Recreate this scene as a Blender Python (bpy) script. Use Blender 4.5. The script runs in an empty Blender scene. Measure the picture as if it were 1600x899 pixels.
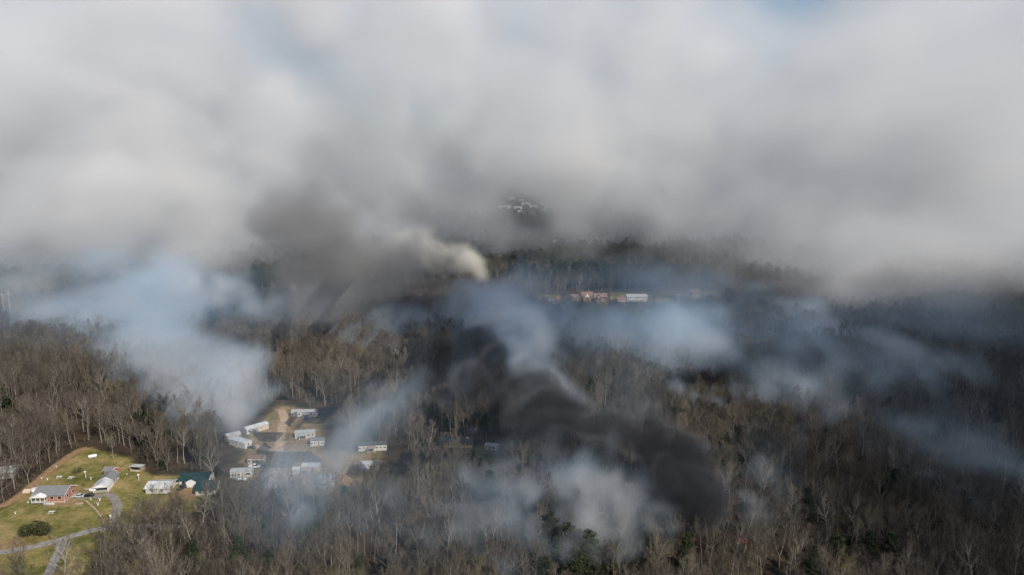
import bpy, bmesh, math, random
import numpy as np
from mathutils import Vector, Matrix

random.seed(7)
R = math.radians
C = bpy.context.scene.collection
SC = bpy.context.scene

# ------------------------------------------------------------------ camera
CAM_Z, PITCH, FPX = 140.0, R(9.95), 1080.0          # focal length in pixels of a 1600 wide frame
cam = bpy.data.cameras.new('camera')
cam.sensor_width = 36.0
cam.lens = 36.0 * FPX / 1600.0
cam.clip_start, cam.clip_end = 1.0, 80000.0
camo = bpy.data.objects.new('camera', cam)
C.objects.link(camo)
camo.location = (0, 0, CAM_Z)
camo.rotation_euler = (R(90) - PITCH, 0, 0)
SC.camera = camo

# ------------------------------------------------------------------ sky and sun
SUN_EL, SUN_AZ = R(37), math.atan2(0.64, -0.77)      # azimuth measured from +Y towards +X
world = bpy.data.worlds.new('World')
SC.world = world
world.use_nodes = True
wn = world.node_tree
bg = wn.nodes['Background']
sky = wn.nodes.new('ShaderNodeTexSky')
sky.sky_type = 'NISHITA'
sky.sun_disc = False
sky.sun_elevation, sky.sun_rotation = SUN_EL, SUN_AZ
sky.air_density, sky.dust_density, sky.ozone_density = 1.0, 1.5, 1.0
wn.links.new(sky.outputs[0], bg.inputs[0])
bg.inputs[1].default_value = 0.13
sun = bpy.data.lights.new('sun', 'SUN')
sun.energy, sun.angle, sun.color = 4.8, R(0.5), (1.0, 0.94, 0.85)
suno = bpy.data.objects.new('sun', sun)
C.objects.link(suno)
sd = Vector((math.sin(SUN_AZ) * math.cos(SUN_EL), math.cos(SUN_AZ) * math.cos(SUN_EL), math.sin(SUN_EL)))
suno.rotation_euler = sd.to_track_quat('Z', 'Y').to_euler()
suno.location = (300, -200, 600)

SC.render.engine = 'CYCLES'
SC.view_settings.view_transform = 'Standard'
SC.view_settings.look = 'None'
SC.view_settings.gamma = 1.0
SC.view_settings.use_curve_mapping = False
SC.view_settings.exposure = -0.22
cy = SC.cycles
cy.use_denoising = True
cy.use_adaptive_sampling = False
cy.adaptive_threshold = 0.03
cy.max_bounces = 8
cy.diffuse_bounces = 2
cy.glossy_bounces = 2
cy.transmission_bounces = 4
cy.transparent_max_bounces = 8
cy.volume_bounces = 6
cy.volume_step_rate = 3.0
cy.volume_max_steps = 256
cy.sample_clamp_indirect = 6.0

# ------------------------------------------------------------------ small helpers
COSP, SINP = math.cos(PITCH), math.sin(PITCH)

def ray(px, py):
    u, v = (px - 800.0) / FPX, (449.5 - py) / FPX
    return Vector((u, COSP + v * SINP, -SINP + v * COSP))

def hills(x, y):
    """gentle relief of the wooded ground, flat where the houses stand"""
    x, y = np.asarray(x, float), np.asarray(y, float)
    h = 5.0 * np.sin(x / 95.0 + 0.6) * np.cos(y / 120.0) + 3.5 * np.sin(x / 47.0 + y / 61.0 + 1.2) + 2.0 * np.sin(x / 23.0 - y / 31.0)
    h += 14.0 * np.exp(-(((x - 430) / 170.0) ** 2 + ((y - 470) / 150.0) ** 2))
    h += 9.0 * np.exp(-(((x + 420) / 130.0) ** 2 + ((y - 430) / 120.0) ** 2))
    flat = 1.0
    for cx, cy_, rx, ry in ((-165, 285, 100, 120), (-120, 350, 85, 95), (-165, 215, 90, 70), (150, 735, 200, 50), (-30, 360, 60, 50)):
        d = np.sqrt(((x - cx) / rx) ** 2 + ((y - cy_) / ry) ** 2)
        flat = flat * np.clip((d - 0.85) / 0.6, 0, 1)
    far = np.clip((1500 - y) / 500.0, 0, 1)
    return h * flat * flat * (3 - 2 * flat) * far

def hgt(x, y):
    return float(hills(x, y))

def at(px, py, dz=0.0):
    """the ground point seen at a pixel of the 1600 x 899 photograph"""
    d = ray(px, py)
    z = 0.0
    for _ in range(12):
        t = (CAM_Z - z) / -d.z
        z = hgt(d.x * t, d.y * t)
    return Vector((d.x * t, d.y * t, z + dz))

def dp(px, py, Y):
    """the point at a pixel and at Y metres north of the camera"""
    d = ray(px, py)
    t = Y / d.y
    return Vector((d.x * t, Y, CAM_Z + d.z * t))

def tag(o, label, cat, group=None, kind=None):
    if label: o['label'] = label
    if cat: o['category'] = cat
    if group: o['group'] = group
    if kind: o['kind'] = kind
    return o

def empty(name, loc, rz=0.0, label=None, cat=None, group=None):
    o = bpy.data.objects.new(name, None)
    C.objects.link(o)
    o.empty_display_size = 0.5
    o.location = loc
    o.rotation_euler = (0, 0, rz)
    return tag(o, label, cat, group)

def link_mesh(name, me, parent=None, loc=None):
    o = bpy.data.objects.new(name, me)
    C.objects.link(o)
    if parent: o.parent = parent
    if loc is not None: o.location = loc
    return o

def copy_tree(o, parent=None):
    c = o.copy()
    C.objects.link(c)
    if parent: c.parent = parent
    for ch in list(o.children):
        copy_tree(ch, c)
    return c

class MB:
    """collects boxes, prisms and tubes, and links them as one mesh object"""
    def __init__(self):
        self.v, self.f = [], []
    def box(self, x0, x1, y0, y1, z0, z1):
        b = len(self.v)
        self.v += [(x0, y0, z0), (x1, y0, z0), (x1, y1, z0), (x0, y1, z0), (x0, y0, z1), (x1, y0, z1), (x1, y1, z1), (x0, y1, z1)]
        self.f += [tuple(b + i for i in q) for q in ((0, 3, 2, 1), (4, 5, 6, 7), (0, 1, 5, 4), (1, 2, 6, 5), (2, 3, 7, 6), (3, 0, 4, 7))]
        return self
    def prism(self, prof, a0, a1, axis='x'):
        """a profile of (p, z) pairs, counter-clockwise, swept along x or y"""
        b, n = len(self.v), len(prof)
        for a in (a0, a1):
            for p, z in prof:
                self.v.append((a, p, z) if axis == 'x' else (p, a, z))
        self.f.append(tuple(b + i for i in range(n))[::-1])
        self.f.append(tuple(b + n + i for i in range(n)))
        for i in range(n):
            j = (i + 1) % n
            self.f.append((b + i, b + j, b + n + j, b + n + i))
        return self
    def tube(self, pts, rad, n=6, cap=True):
        b = len(self.v)
        pts = [Vector(p) for p in pts]
        if not isinstance(rad, (list, tuple)): rad = [rad] * len(pts)
        for i, p in enumerate(pts):
            t = (pts[min(i + 1, len(pts) - 1)] - pts[max(i - 1, 0)]).normalized()
            u = t.cross(Vector((0.31, 0.87, 0.22)) if abs(t.z) > 0.8 else Vector((0, 0, 1))).normalized()
            w = t.cross(u)
            for k in range(n):
                a = 2 * math.pi * k / n
                self.v.append(tuple(p + rad[i] * (math.cos(a) * u + math.sin(a) * w)))
        for i in range(len(pts) - 1):
            for k in range(n):
                l = (k + 1) % n
                self.f.append((b + i * n + k, b + i * n + l, b + (i + 1) * n + l, b + (i + 1) * n + k))
        if cap:
            self.f.append(tuple(b + k for k in range(n))[::-1])
            self.f.append(tuple(b + (len(pts) - 1) * n + k for k in range(n)))
        return self
    def lathe(self, prof, n=16, c=(0, 0, 0)):
        b = len(self.v)
        for r, z in prof:
            for k in range(n):
                a = 2 * math.pi * k / n
                self.v.append((c[0] + r * math.cos(a), c[1] + r * math.sin(a), c[2] + z))
        for i in range(len(prof) - 1):
            for k in range(n):
                l = (k + 1) % n
                self.f.append((b + i * n + k, b + i * n + l, b + (i + 1) * n + l, b + (i + 1) * n + k))
        self.f.append(tuple(b + k for k in range(n))[::-1])
        self.f.append(tuple(b + (len(prof) - 1) * n + k for k in range(n)))
        return self
    def mesh(self, name, mat, smooth=False, bevel=0.0):
        me = bpy.data.meshes.new(name)
        me.from_pydata(self.v, [], self.f)
        if bevel:
            bm = bmesh.new(); bm.from_mesh(me)
            bmesh.ops.bevel(bm, geom=list(bm.edges), offset=bevel, segments=1, affect='EDGES', clamp_overlap=True)
            bm.to_mesh(me); bm.free()
        me.materials.append(mat)
        if smooth: me.shade_smooth()
        me.update()
        return me
    def build(self, name, mat, parent=None, loc=None, smooth=False, bevel=0.0):
        return link_mesh(name, self.mesh(name, mat, smooth, bevel), parent, loc)

# ------------------------------------------------------------------ materials
def ramp(nt, fac, stops):
    r = nt.nodes.new('ShaderNodeValToRGB')
    e = r.color_ramp.elements
    while len(e) < len(stops): e.new(0.5)
    for k, (p, c) in enumerate(stops):
        e[k].position, e[k].color = p, (*c, 1)
    nt.links.new(fac, r.inputs[0])
    return r.outputs[0]

def noise(nt, scale, detail=4.0, rough=0.6, coord='Object', vec=None, dist=0.0):
    n = nt.nodes.new('ShaderNodeTexNoise')
    n.inputs['Scale'].default_value = scale
    n.inputs['Detail'].default_value = detail
    n.inputs['Roughness'].default_value = rough
    n.inputs['Distortion'].default_value = dist
    if vec is None:
        tc = nt.nodes.new('ShaderNodeTexCoord')
        vec = tc.outputs[coord]
    nt.links.new(vec, n.inputs['Vector'])
    return n.outputs[0]

def mat(name, stops, scale=1.0, rough=0.8, metal=0.0, detail=4.0, bump=0.0, spec=0.3, per_object=0.0):
    m = bpy.data.materials.new(name)
    m.use_nodes = True
    nt = m.node_tree
    b = nt.nodes['Principled BSDF']
    f = noise(nt, scale, detail)
    col = ramp(nt, f, stops)
    if per_object:
        oi = nt.nodes.new('ShaderNodeObjectInfo')
        hs = nt.nodes.new('ShaderNodeHueSaturation')
        mr = nt.nodes.new('ShaderNodeMapRange')
        mr.inputs['To Min'].default_value = 1 - per_object
        mr.inputs['To Max'].default_value = 1 + per_object
        nt.links.new(oi.outputs['Random'], mr.inputs['Value'])
        nt.links.new(mr.outputs[0], hs.inputs['Value'])
        nt.links.new(col, hs.inputs['Color'])
        col = hs.outputs[0]
    nt.links.new(col, b.inputs['Base Color'])
    b.inputs['Roughness'].default_value = rough
    b.inputs['Metallic'].default_value = metal
    b.inputs['Specular IOR Level'].default_value = spec
    if bump:
        bp = nt.nodes.new('ShaderNodeBump')
        bp.inputs['Strength'].default_value = bump
        nt.links.new(f, bp.inputs['Height'])
        nt.links.new(bp.outputs[0], b.inputs['Normal'])
    return m

def two(name, a, b, scale=1.0, **k):
    return mat(name, [(0.3, a), (0.7, b)], scale, **k)

# ------------------------------------------------------------------ where things are, as outlines on the ground
def poly_at(pts): return [tuple(at(*p)[:2]) for p in pts]
LAWN = poly_at([(-80, 930), (-80, 812), (0, 790), (30, 765), (60, 745), (120, 700), (150, 694), (215, 712), (250, 738), (345, 738), (352, 792), (300, 812), (235, 815), (196, 850), (168, 866), (140, 930)])
PARK = poly_at([(345, 700), (355, 680), (415, 628), (450, 622), (525, 636), (540, 690), (625, 692), (640, 730), (620, 775), (540, 790), (440, 800), (350, 792), (338, 740)])
CABIN = poly_at([(680, 694), (790, 690), (800, 720), (780, 745), (690, 740)])
BURNT = poly_at([(955, 768), (1045, 768), (1050, 792), (960, 800)])
RIDGE = poly_at([(830, 452), (1130, 452), (1130, 492), (1000, 500), (835, 492)])
FARLEFT = poly_at([(215, 452), (520, 446), (520, 476), (215, 480)])
LINE = poly_at([(1000, 520), (1700, 524), (1700, 556), (1000, 552)])
CLEAR = [LAWN, PARK, CABIN, BURNT, RIDGE, LINE, FARLEFT]

def inside(poly, x, y):
    """signed distance to an outline, negative inside (arrays)"""
    x, y = np.asarray(x, float), np.asarray(y, float)
    d = np.full(x.shape, 1e18)
    c = np.zeros(x.shape, bool)
    n = len(poly)
    for i in range(n):
        (ax, ay), (bx, by) = poly[i], poly[(i + 1) % n]
        ex, ey = bx - ax, by - ay
        t = np.clip(((x - ax) * ex + (y - ay) * ey) / (ex * ex + ey * ey + 1e-9), 0, 1)
        d = np.minimum(d, (x - ax - t * ex) ** 2 + (y - ay - t * ey) ** 2)
        cond = ((ay > y) != (by > y)) & (x < ax + (y - ay) * ex / (ey if abs(ey) > 1e-9 else 1e-9))
        c ^= cond
    d = np.sqrt(d)
    return np.where(c, -d, d)

def along(pts, x, y):
    x, y = np.asarray(x, float), np.asarray(y, float)
    d = np.full(x.shape, 1e18)
    for (ax, ay), (bx, by) in zip(pts[:-1], pts[1:]):
        ex, ey = bx - ax, by - ay
        t = np.clip(((x - ax) * ex + (y - ay) * ey) / (ex * ex + ey * ey + 1e-9), 0, 1)
        d = np.minimum(d, (x - ax - t * ex) ** 2 + (y - ay - t * ey) ** 2)
    return np.sqrt(d)

def smooth_line(pts, n=8):
    out = []
    P = [pts[0]] + list(pts) + [pts[-1]]
    for i in range(1, len(P) - 2):
        p0, p1, p2, p3 = (np.array(p[:2], float) for p in P[i - 1:i + 3])
        for k in range(n):
            t = k / n
            q = 0.5 * (2 * p1 + (p2 - p0) * t + (2 * p0 - 5 * p1 + 4 * p2 - p3) * t * t + (3 * p1 - p0 - 3 * p2 + p3) * t ** 3)
            out.append((float(q[0]), float(q[1])))
    out.append(tuple(map(float, P[-1][:2])))
    return out

ROAD = smooth_line([at(*p) for p in [(-120, 888), (0, 864), (45, 856), (85, 846), (120, 836), (150, 828), (200, 822), (280, 825)]])
SIDE = smooth_line([at(*p) for p in [(99, 842), (95, 855), (86, 875), (76, 897), (55, 945)]])
DRIVE = smooth_line([at(*p) for p in [(120, 778), (150, 776), (168, 773), (178, 779), (184, 790), (182, 802), (176, 815), (172, 825)]])
PATHW = smooth_line([at(*p) for p in [(134, 782), (148, 795), (157, 806), (162, 818)]])
PARKROAD = smooth_line([at(*p) for p in [(440, 640), (444, 655), (440, 675), (436, 700), (431, 725), (428, 750), (418, 772)]])
PARKSIDE = smooth_line([at(*p) for p in [(432, 704), (415, 702), (398, 697)]])
PARKEND = smooth_line([at(*p) for p in [(444, 652), (465, 656), (490, 658)]])
DIRTEDGE = smooth_line([at(*p) for p in [(-30, 800), (5, 790), (40, 768), (75, 738), (110, 712), (128, 702)]])

# ------------------------------------------------------------------ ground
def spaced(lo, hi, step, out_lo, out_hi, grow=1.18):
    a = list(np.arange(lo, hi + 0.1, step))
    s, v = step, a[-1]
    while v < out_hi:
        s *= grow; v += s; a.append(v)
    s, v = step, a[0]
    pre = []
    while v > out_lo:
        s *= grow; v -= s; pre.append(v)
    return np.array(pre[::-1] + a)

gx = np.unique(np.concatenate([spaced(-330, -20, 1.6, -330.1, -19), spaced(-420, 460, 5.0, -30000, 30000)]))
gy = np.unique(np.concatenate([spaced(150, 430, 1.6, 149, 431), spaced(140, 900, 5.0, -20000, 40000)]))
gx = gx[np.concatenate([[True], np.diff(gx) > 0.4])]
gy = gy[np.concatenate([[True], np.diff(gy) > 0.4])]
X, Y = np.meshgrid(gx, gy)
Z = hills(X, Y)
nx, ny = len(gx), len(gy)
me = bpy.data.meshes.new('ground')
i = np.arange(nx * ny).reshape(ny, nx)
quads = np.stack([i[:-1, :-1], i[:-1, 1:], i[1:, 1:], i[1:, :-1]], -1).reshape(-1, 4)
me.from_pydata(np.stack([X, Y, Z], -1).reshape(-1, 3).tolist(), [], quads.tolist())
def soft(d, w): return np.clip(0.5 - d / (2 * w), 0, 1)
grass = np.maximum.reduce([soft(inside(LAWN, X, Y) + 4, 5), 0.52 * soft(inside(PARK, X, Y) + 6, 7), 0.5 * soft(inside(RIDGE, X, Y), 10), 0.4 * soft(inside(LINE, X, Y), 12), 0.5 * soft(inside(CABIN, X, Y), 7)])
dirt = np.maximum.reduce([soft(along(DIRTEDGE, X, Y) - 2.2, 2.5), 0.8 * soft(along(PATHW, X, Y) - 0.6, 1.0), soft(along(PARKROAD, X, Y) - 3.2, 3.0), 0.55 * soft(inside(PARK, X, Y) + 9, 9), soft(along(PARKSIDE, X, Y) - 2.0, 2.0), soft(along(PARKEND, X, Y) - 3.5, 3),
    0.85 * soft(np.hypot(X - at(100, 780).x, Y - at(100, 780).y) - 9, 8), 0.75 * soft(np.hypot(X - at(290, 772).x, (Y - at(290, 772).y)) - 9, 7),
    0.8 * soft(np.hypot((X - at(20, 850).x) / 1.6, Y - at(20, 850).y) - 6, 8), 0.5 * soft(along(ROAD, X, Y) - 3.5, 4.0), 0.5 * soft(along(SIDE, X, Y) - 3, 3.0), 0.55 * soft(along(DRIVE, X, Y) - 3, 3.0)])
for nm, arr in (('grass', grass), ('dirt', dirt)):
    a = me.attributes.new(nm, 'FLOAT', 'POINT')
    a.data.foreach_set('value', arr.reshape(-1).astype(np.float32))
me.shade_smooth()
ground = link_mesh('ground', me)
tag(ground, None, None, kind='structure')

m = bpy.data.materials.new('ground')
m.use_nodes = True
nt = m.node_tree
bs = nt.nodes['Principled BSDF']
bs.inputs['Roughness'].default_value = 0.95
bs.inputs['Specular IOR Level'].default_value = 0.1
def attr(nm):
    a = nt.nodes.new('ShaderNodeAttribute'); a.attribute_name = nm
    return a.outputs['Fac']
def mth(op, a, b):
    n = nt.nodes.new('ShaderNodeMath'); n.operation = op
    for k, q in enumerate((a, b)):
        if isinstance(q, (int, float)): n.inputs[k].default_value = q
        else: nt.links.new(q, n.inputs[k])
    return n.outputs[0]
def mix(f, a, b):
    n = nt.nodes.new('ShaderNodeMix'); n.data_type = 'RGBA'
    nt.links.new(f, n.inputs['Factor']); nt.links.new(a, n.inputs[6]); nt.links.new(b, n.inputs[7])
    return n.outputs[2]
n_big, n_mid, n_fine = noise(nt, 0.02, 5), noise(nt, 0.11, 6, 0.65), noise(nt, 0.7, 5, 0.7)
litter = ramp(nt, n_mid, [(0.3, (0.032, 0.025, 0.018)), (0.5, (0.060, 0.045, 0.031)), (0.72, (0.105, 0.074, 0.047))])
n_pat = noise(nt, 0.05, 3, 0.6, dist=1.0)
gmix = mth('ADD', mth('ADD', mth('MULTIPLY', n_mid, 0.45), mth('MULTIPLY', n_fine, 0.3)), mth('MULTIPLY', n_pat, 0.25))
green = ramp(nt, gmix, [(0.37, (0.065, 0.075, 0.018)), (0.44, (0.13, 0.13, 0.036)), (0.52, (0.24, 0.20, 0.075)), (0.61, (0.40, 0.28, 0.13))])
earth = ramp(nt, n_fine, [(0.3, (0.20, 0.12, 0.06)), (0.7, (0.40, 0.27, 0.15))])
far_c = ramp(nt, noise(nt, 0.012, 8, 0.7), [(0.35, (0.018, 0.028, 0.018)), (0.55, (0.045, 0.055, 0.035)), (0.68, (0.11, 0.11, 0.08))])
jit = mth('MULTIPLY', mth('SUBTRACT', gmix, 0.5), 1.6)
def edge(nm):
    n = nt.nodes.new('ShaderNodeMapRange'); n.interpolation_type = 'SMOOTHSTEP'
    n.inputs['From Min'].default_value, n.inputs['From Max'].default_value = 0.30, 0.70
    nt.links.new(mth('ADD', attr(nm), mth('MULTIPLY', jit, mth('MULTIPLY', attr(nm), 1.0))), n.inputs['Value'])
    return n.outputs[0]
tc = nt.nodes.new('ShaderNodeTexCoord'); sx = nt.nodes.new('ShaderNodeSeparateXYZ')
nt.links.new(tc.outputs['Object'], sx.inputs[0])
fr = nt.nodes.new('ShaderNodeMapRange')
fr.inputs['From Min'].default_value, fr.inputs['From Max'].default_value = 900, 1300
nt.links.new(sx.outputs['Y'], fr.inputs['Value'])
col = mix(edge('grass'), mix(fr.outputs[0], litter, far_c), green)
col = mix(edge('dirt'), col, earth)
nt.links.new(col, bs.inputs['Base Color'])
bp = nt.nodes.new('ShaderNodeBump'); bp.inputs['Strength'].default_value = 0.5; bp.inputs['Distance'].default_value = 0.5
nt.links.new(n_fine, bp.inputs['Height']); nt.links.new(bp.outputs[0], bs.inputs['Normal'])
ground.data.materials.append(m)

# ------------------------------------------------------------------ roads
def strip(name, line, w, matl, dz=0.05, jag=0.0):
    v, f = [], []
    L = [Vector(p).to_2d() for p in line]
    rr = random.Random(len(line))
    for k, p in enumerate(L):
        t = (L[min(k + 1, len(L) - 1)] - L[max(k - 1, 0)]).normalized()
        nrm = Vector((-t.y, t.x))
        ww = [w * (1 + rr.uniform(-jag, jag)) for _ in range(2)]
        for q in (p + nrm * ww[0], p - nrm * ww[1]):
            v.append((q.x, q.y, hgt(q.x, q.y) + dz))
    for k in range(len(L) - 1):
        f.append((2 * k, 2 * k + 2, 2 * k + 3, 2 * k + 1))
    mm = bpy.data.meshes.new(name)
    mm.from_pydata(v, [], [q[::-1] for q in f])
    bm = bmesh.new(); bm.from_mesh(mm)
    bmesh.ops.recalc_face_normals(bm, faces=bm.faces[:])
    for fc in bm.faces:
        if fc.normal.z < 0: fc.normal_flip()
    bm.to_mesh(mm); bm.free()
    mm.materials.append(matl)
    o = link_mesh(name, mm)
    return tag(o, None, None, kind='structure')
M_ASPH = mat('weathered asphalt', [(0.3, (0.20, 0.185, 0.165)), (0.5, (0.27, 0.25, 0.23)), (0.7, (0.34, 0.32, 0.29))], 0.5, rough=0.9, detail=6)
M_GRAVEL = mat('gravel', [(0.3, (0.14, 0.125, 0.105)), (0.5, (0.23, 0.21, 0.18)), (0.7, (0.34, 0.31, 0.27))], 0.35, rough=0.95, detail=8)
M_DIRT = mat('packed dirt', [(0.3, (0.30, 0.21, 0.13)), (0.7, (0.50, 0.38, 0.26))], 0.3, rough=0.95, detail=7)
strip('road', ROAD, 1.9, M_ASPH, 0.05)
strip('road', SIDE, 1.6, M_ASPH, 0.056)
strip('driveway', DRIVE, 1.8, M_GRAVEL, 0.062, 0.12)
strip('footpath', PATHW, 0.35, M_DIRT, 0.05, 0.3)
strip('dirt_road', PARKROAD, 2.2, M_DIRT, 0.05, 0.25)
strip('dirt_road', PARKSIDE, 1.6, M_DIRT, 0.056, 0.25)
# ------------------------------------------------------------------ trees
M_BARK = mat('grey bark', [(0.3, (0.11, 0.095, 0.077)), (0.7, (0.26, 0.23, 0.19))], 1.5, rough=0.9, per_object=0.35)
M_PALE = mat('pale bark', [(0.3, (0.24, 0.215, 0.18)), (0.7, (0.42, 0.39, 0.34))], 1.2, rough=0.85, per_object=0.2)
M_TWIG = mat('bare twigs', [(0.3, (0.068, 0.053, 0.040)), (0.7, (0.128, 0.104, 0.078))], 0.6, rough=0.9, per_object=0.4)
M_DARKTWIG = mat('dark twigs', [(0.3, (0.052, 0.042, 0.033)), (0.7, (0.095, 0.078, 0.061))], 0.6, rough=0.9, per_object=0.4)
M_NEEDLE = mat('pine needles', [(0.3, (0.014, 0.024, 0.009)), (0.5, (0.027, 0.040, 0.014)), (0.75, (0.060, 0.064, 0.025))], 0.9, rough=0.7, per_object=0.35)
M_BUSH = mat('evergreen leaves', [(0.3, (0.028, 0.036, 0.014)), (0.7, (0.085, 0.080, 0.034))], 1.1, rough=0.6, per_object=0.1)

def grow_tree(seed, H=20.0, r0=0.24, first=0.38, up=0.75, limbs=15, wide=0.36, fork=0, fine=1.0):
    """one leafless tree: returns (trunk, limbs, twigs) as MBs"""
    rr = random.Random(seed)
    T, K, W = MB(), MB(), MB()
    def vec(scale=1.0): return Vector((rr.gauss(0, 1), rr.gauss(0, 1), rr.gauss(0, 1))) * scale
    def branch(p, d, L, r, lvl, bend):
        n = (6, 4, 3, 2)[min(lvl, 3)]
        pts, rad = [p.copy()], [r]
        q, dd = p.copy(), d.normalized()
        for k in range(n):
            dd = (dd + vec(0.10 + 0.03 * lvl) + Vector((0, 0, bend))).normalized()
            q = q + dd * (L / n)
            pts.append(q.copy()); rad.append(max(0.013, r * (1 - 0.75 * (k + 1) / n)))
        (K if lvl < 2 else W).tube(pts, rad, 5 if lvl < 1 else 3, cap=False)
        if lvl >= 3: return
        cnt = (rr.randint(6, 9), rr.randint(4, 6), max(1, int(rr.uniform(2, 4.5) * fine)))[lvl]
        for k in range(cnt):
            s = 0.25 + 0.75 * (k + rr.random()) / cnt
            i = min(int(s * n), n - 1); f = s * n - i
            b = pts[i].lerp(pts[i + 1], min(f, 1.0))
            ax = (pts[i + 1] - pts[i]).normalized()
            side = ax.cross(vec()).normalized()
            nd = (ax * rr.uniform(0.7, 1.0) + side * rr.uniform(0.45, 0.8) + Vector((0, 0, 0.2))).normalized()
            branch(b, nd, L * rr.uniform(0.36, 0.58) * (1.15 - 0.5 * s), max(0.018, rad[i] * 0.55), lvl + 1, 0.06)
    def stem(p, d, L, r, s0, limbs_):
        n = 8
        pts, rad = [p.copy()], [r]
        for k in range(n):
            d = (d + vec(0.05) + Vector((0, 0, 0.10))).normalized()
            p = p + d * (L / n)
            pts.append(p.copy()); rad.append(r * (1 - 0.82 * (k + 1) / n))
        T.tube(pts, rad, 7, cap=False)
        for k in range(limbs_):
            s = s0 + (1 - s0) * ((k + rr.random() * 0.8) / limbs_)
            i = min(int(s * n), n - 1)
            b = pts[i].lerp(pts[i + 1], min(s * n - i, 1))
            a = k * 2.4 + rr.uniform(-0.6, 0.6)
            u = up * (0.6 + 0.8 * (s - s0) / (1 - s0)) * rr.uniform(.8, 1.25)
            nd = Vector((math.cos(a), math.sin(a), u)).normalized()
            branch(b, nd, H * wide * (1.2 - 0.55 * (s - s0) / (1 - s0)) * rr.uniform(0.65, 1.15), max(0.06, rad[i] * 0.55), 0, 0.10)
        for k in range(2):
            branch(pts[-1], (d + vec(0.3)).normalized(), H * 0.22 * rr.uniform(0.8, 1.1), rad[-1] * 0.9, 0, 0.05)
    lean = Vector((rr.gauss(0, 0.05), rr.gauss(0, 0.05), 1)).normalized()
    if fork:
        hf = H * first * 0.8
        base = Vector((0, 0, -0.6))
        top = lean * hf
        T.tube([base, Vector((0, 0, 0.3)), top * 0.6, top], [r0 * 1.4, r0 * 1.1, r0, r0 * 0.95], 7, cap=False)
        a0 = rr.uniform(0, 6.28)
        for k in range(fork):
            a = a0 + 6.283 * k / fork + rr.uniform(-.4, .4)
            stem(top, Vector((math.cos(a) * 0.48, math.sin(a) * 0.48, 1)).normalized(), H * 0.55 * rr.uniform(.85, 1.05), r0 * 0.72, 0.22, max(5, limbs // fork + 2))
    else:
        T.tube([(0, 0, -0.6), (0, 0, 0.4)], [r0 * 1.4, r0 * 1.02], 7, cap=False)
        stem(Vector((0, 0, 0.38)), lean, H * 0.74, r0, first, limbs)
    return T, K, W

def grow_pine(seed, H=18.0, base=0.30, wide=3.4, conic=0.6, leaf=0.42, n_whorl=20):
    rr = random.Random(seed)
    T, K = MB(), MB()
    bx, by = rr.gauss(0, 0.3), rr.gauss(0, 0.3)
    T.tube([(0, 0, -0.6), (0, 0, 0.2), (bx, by, H * 0.5), (bx * 1.6, by * 1.6, H * 0.97)], [0.26, 0.22, 0.14, 0.03], 7)
    for w in range(n_whorl):
        s = base + (1 - base) * (w + rr.random() * 0.6) / n_whorl
        z = s * H
        t = (s - base) / (1 - base)
        L0 = wide * ((1 - t) ** conic) * min(1, 0.55 + 2.2 * t) + 0.35
        for b in range(rr.randint(4, 6)):
            a = rr.uniform(0, 6.283)
            L = L0 * rr.uniform(0.55, 1.2)
            dx, dy, dz = math.cos(a), math.sin(a), rr.uniform(0.0, 0.5)
            o = Vector((bx * s * 1.6, by * s * 1.6, z))
            e = o + Vector((dx * L, dy * L, dz * L))
            T.tube([o, e], [0.05, 0.015], 3, cap=False)
            for q in range(int(5 + 6 * L)):
                f = rr.uniform(0.35, 1.08)
                c = o.lerp(e, f) + Vector((rr.gauss(0, 1), rr.gauss(0, 1), rr.gauss(0, 0.7))) * 0.26 * (0.5 + L / 3)
                for _ in range(3):
                    n = Vector((rr.gauss(0, 1), rr.gauss(0, 1), rr.gauss(0.4, 0.8))).normalized()
                    u = n.orthogonal().normalized(); v = n.cross(u)
                    sz = leaf * rr.uniform(0.5, 1.1)
                    c2 = c + Vector((rr.gauss(0, .18), rr.gauss(0, .18), rr.gauss(0, .14)))
                    k = len(K.v)
                    K.v += [tuple(c2 - u * sz), tuple(c2 + v * sz * 0.38), tuple(c2 + u * sz), tuple(c2 - v * sz * 0.38)]
                    K.f.append((k, k + 1, k + 2, k + 3))
    return T, K

def grow_bush(seed, lobes, leaf=0.22, dens=26):
    rr = random.Random(seed)
    T, K = MB(), MB()
    for (cx, cy_, cz, rx, ry, rz) in lobes:
        T.tube([(cx * 0.3, cy_ * 0.3, -0.2), (cx, cy_, cz)], [0.12, 0.03], 5)
        n = int(dens * (rx * ry + ry * rz + rx * rz))
        for _ in range(n):
            d = Vector((rr.gauss(0, 1), rr.gauss(0, 1), rr.gauss(0, 1))).normalized()
            wob = 0.86 + 0.16 * math.sin(3.1 * d.x + 4.7 * d.y + seed) * math.cos(4.3 * d.z + seed)
            s = (rr.random() ** 0.25) * wob * rr.uniform(0.92, 1.08)
            c = Vector((cx + d.x * rx * s, cy_ + d.y * ry * s, cz + d.z * rz * s))
            if c.z < 0.05: continue
            nn = (d + Vector((rr.gauss(0, .6), rr.gauss(0, .6), rr.gauss(0, .6)))).normalized()
            u = nn.orthogonal().normalized(); v = nn.cross(u)
            sz = leaf * rr.uniform(0.6, 1.3)
            k = len(K.v)
            K.v += [tuple(c - u * sz), tuple(c + v * sz * 0.6), tuple(c + u * sz), tuple(c - v * sz * 0.6)]
            K.f.append((k, k + 1, k + 2, k + 3))
    return T, K

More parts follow.
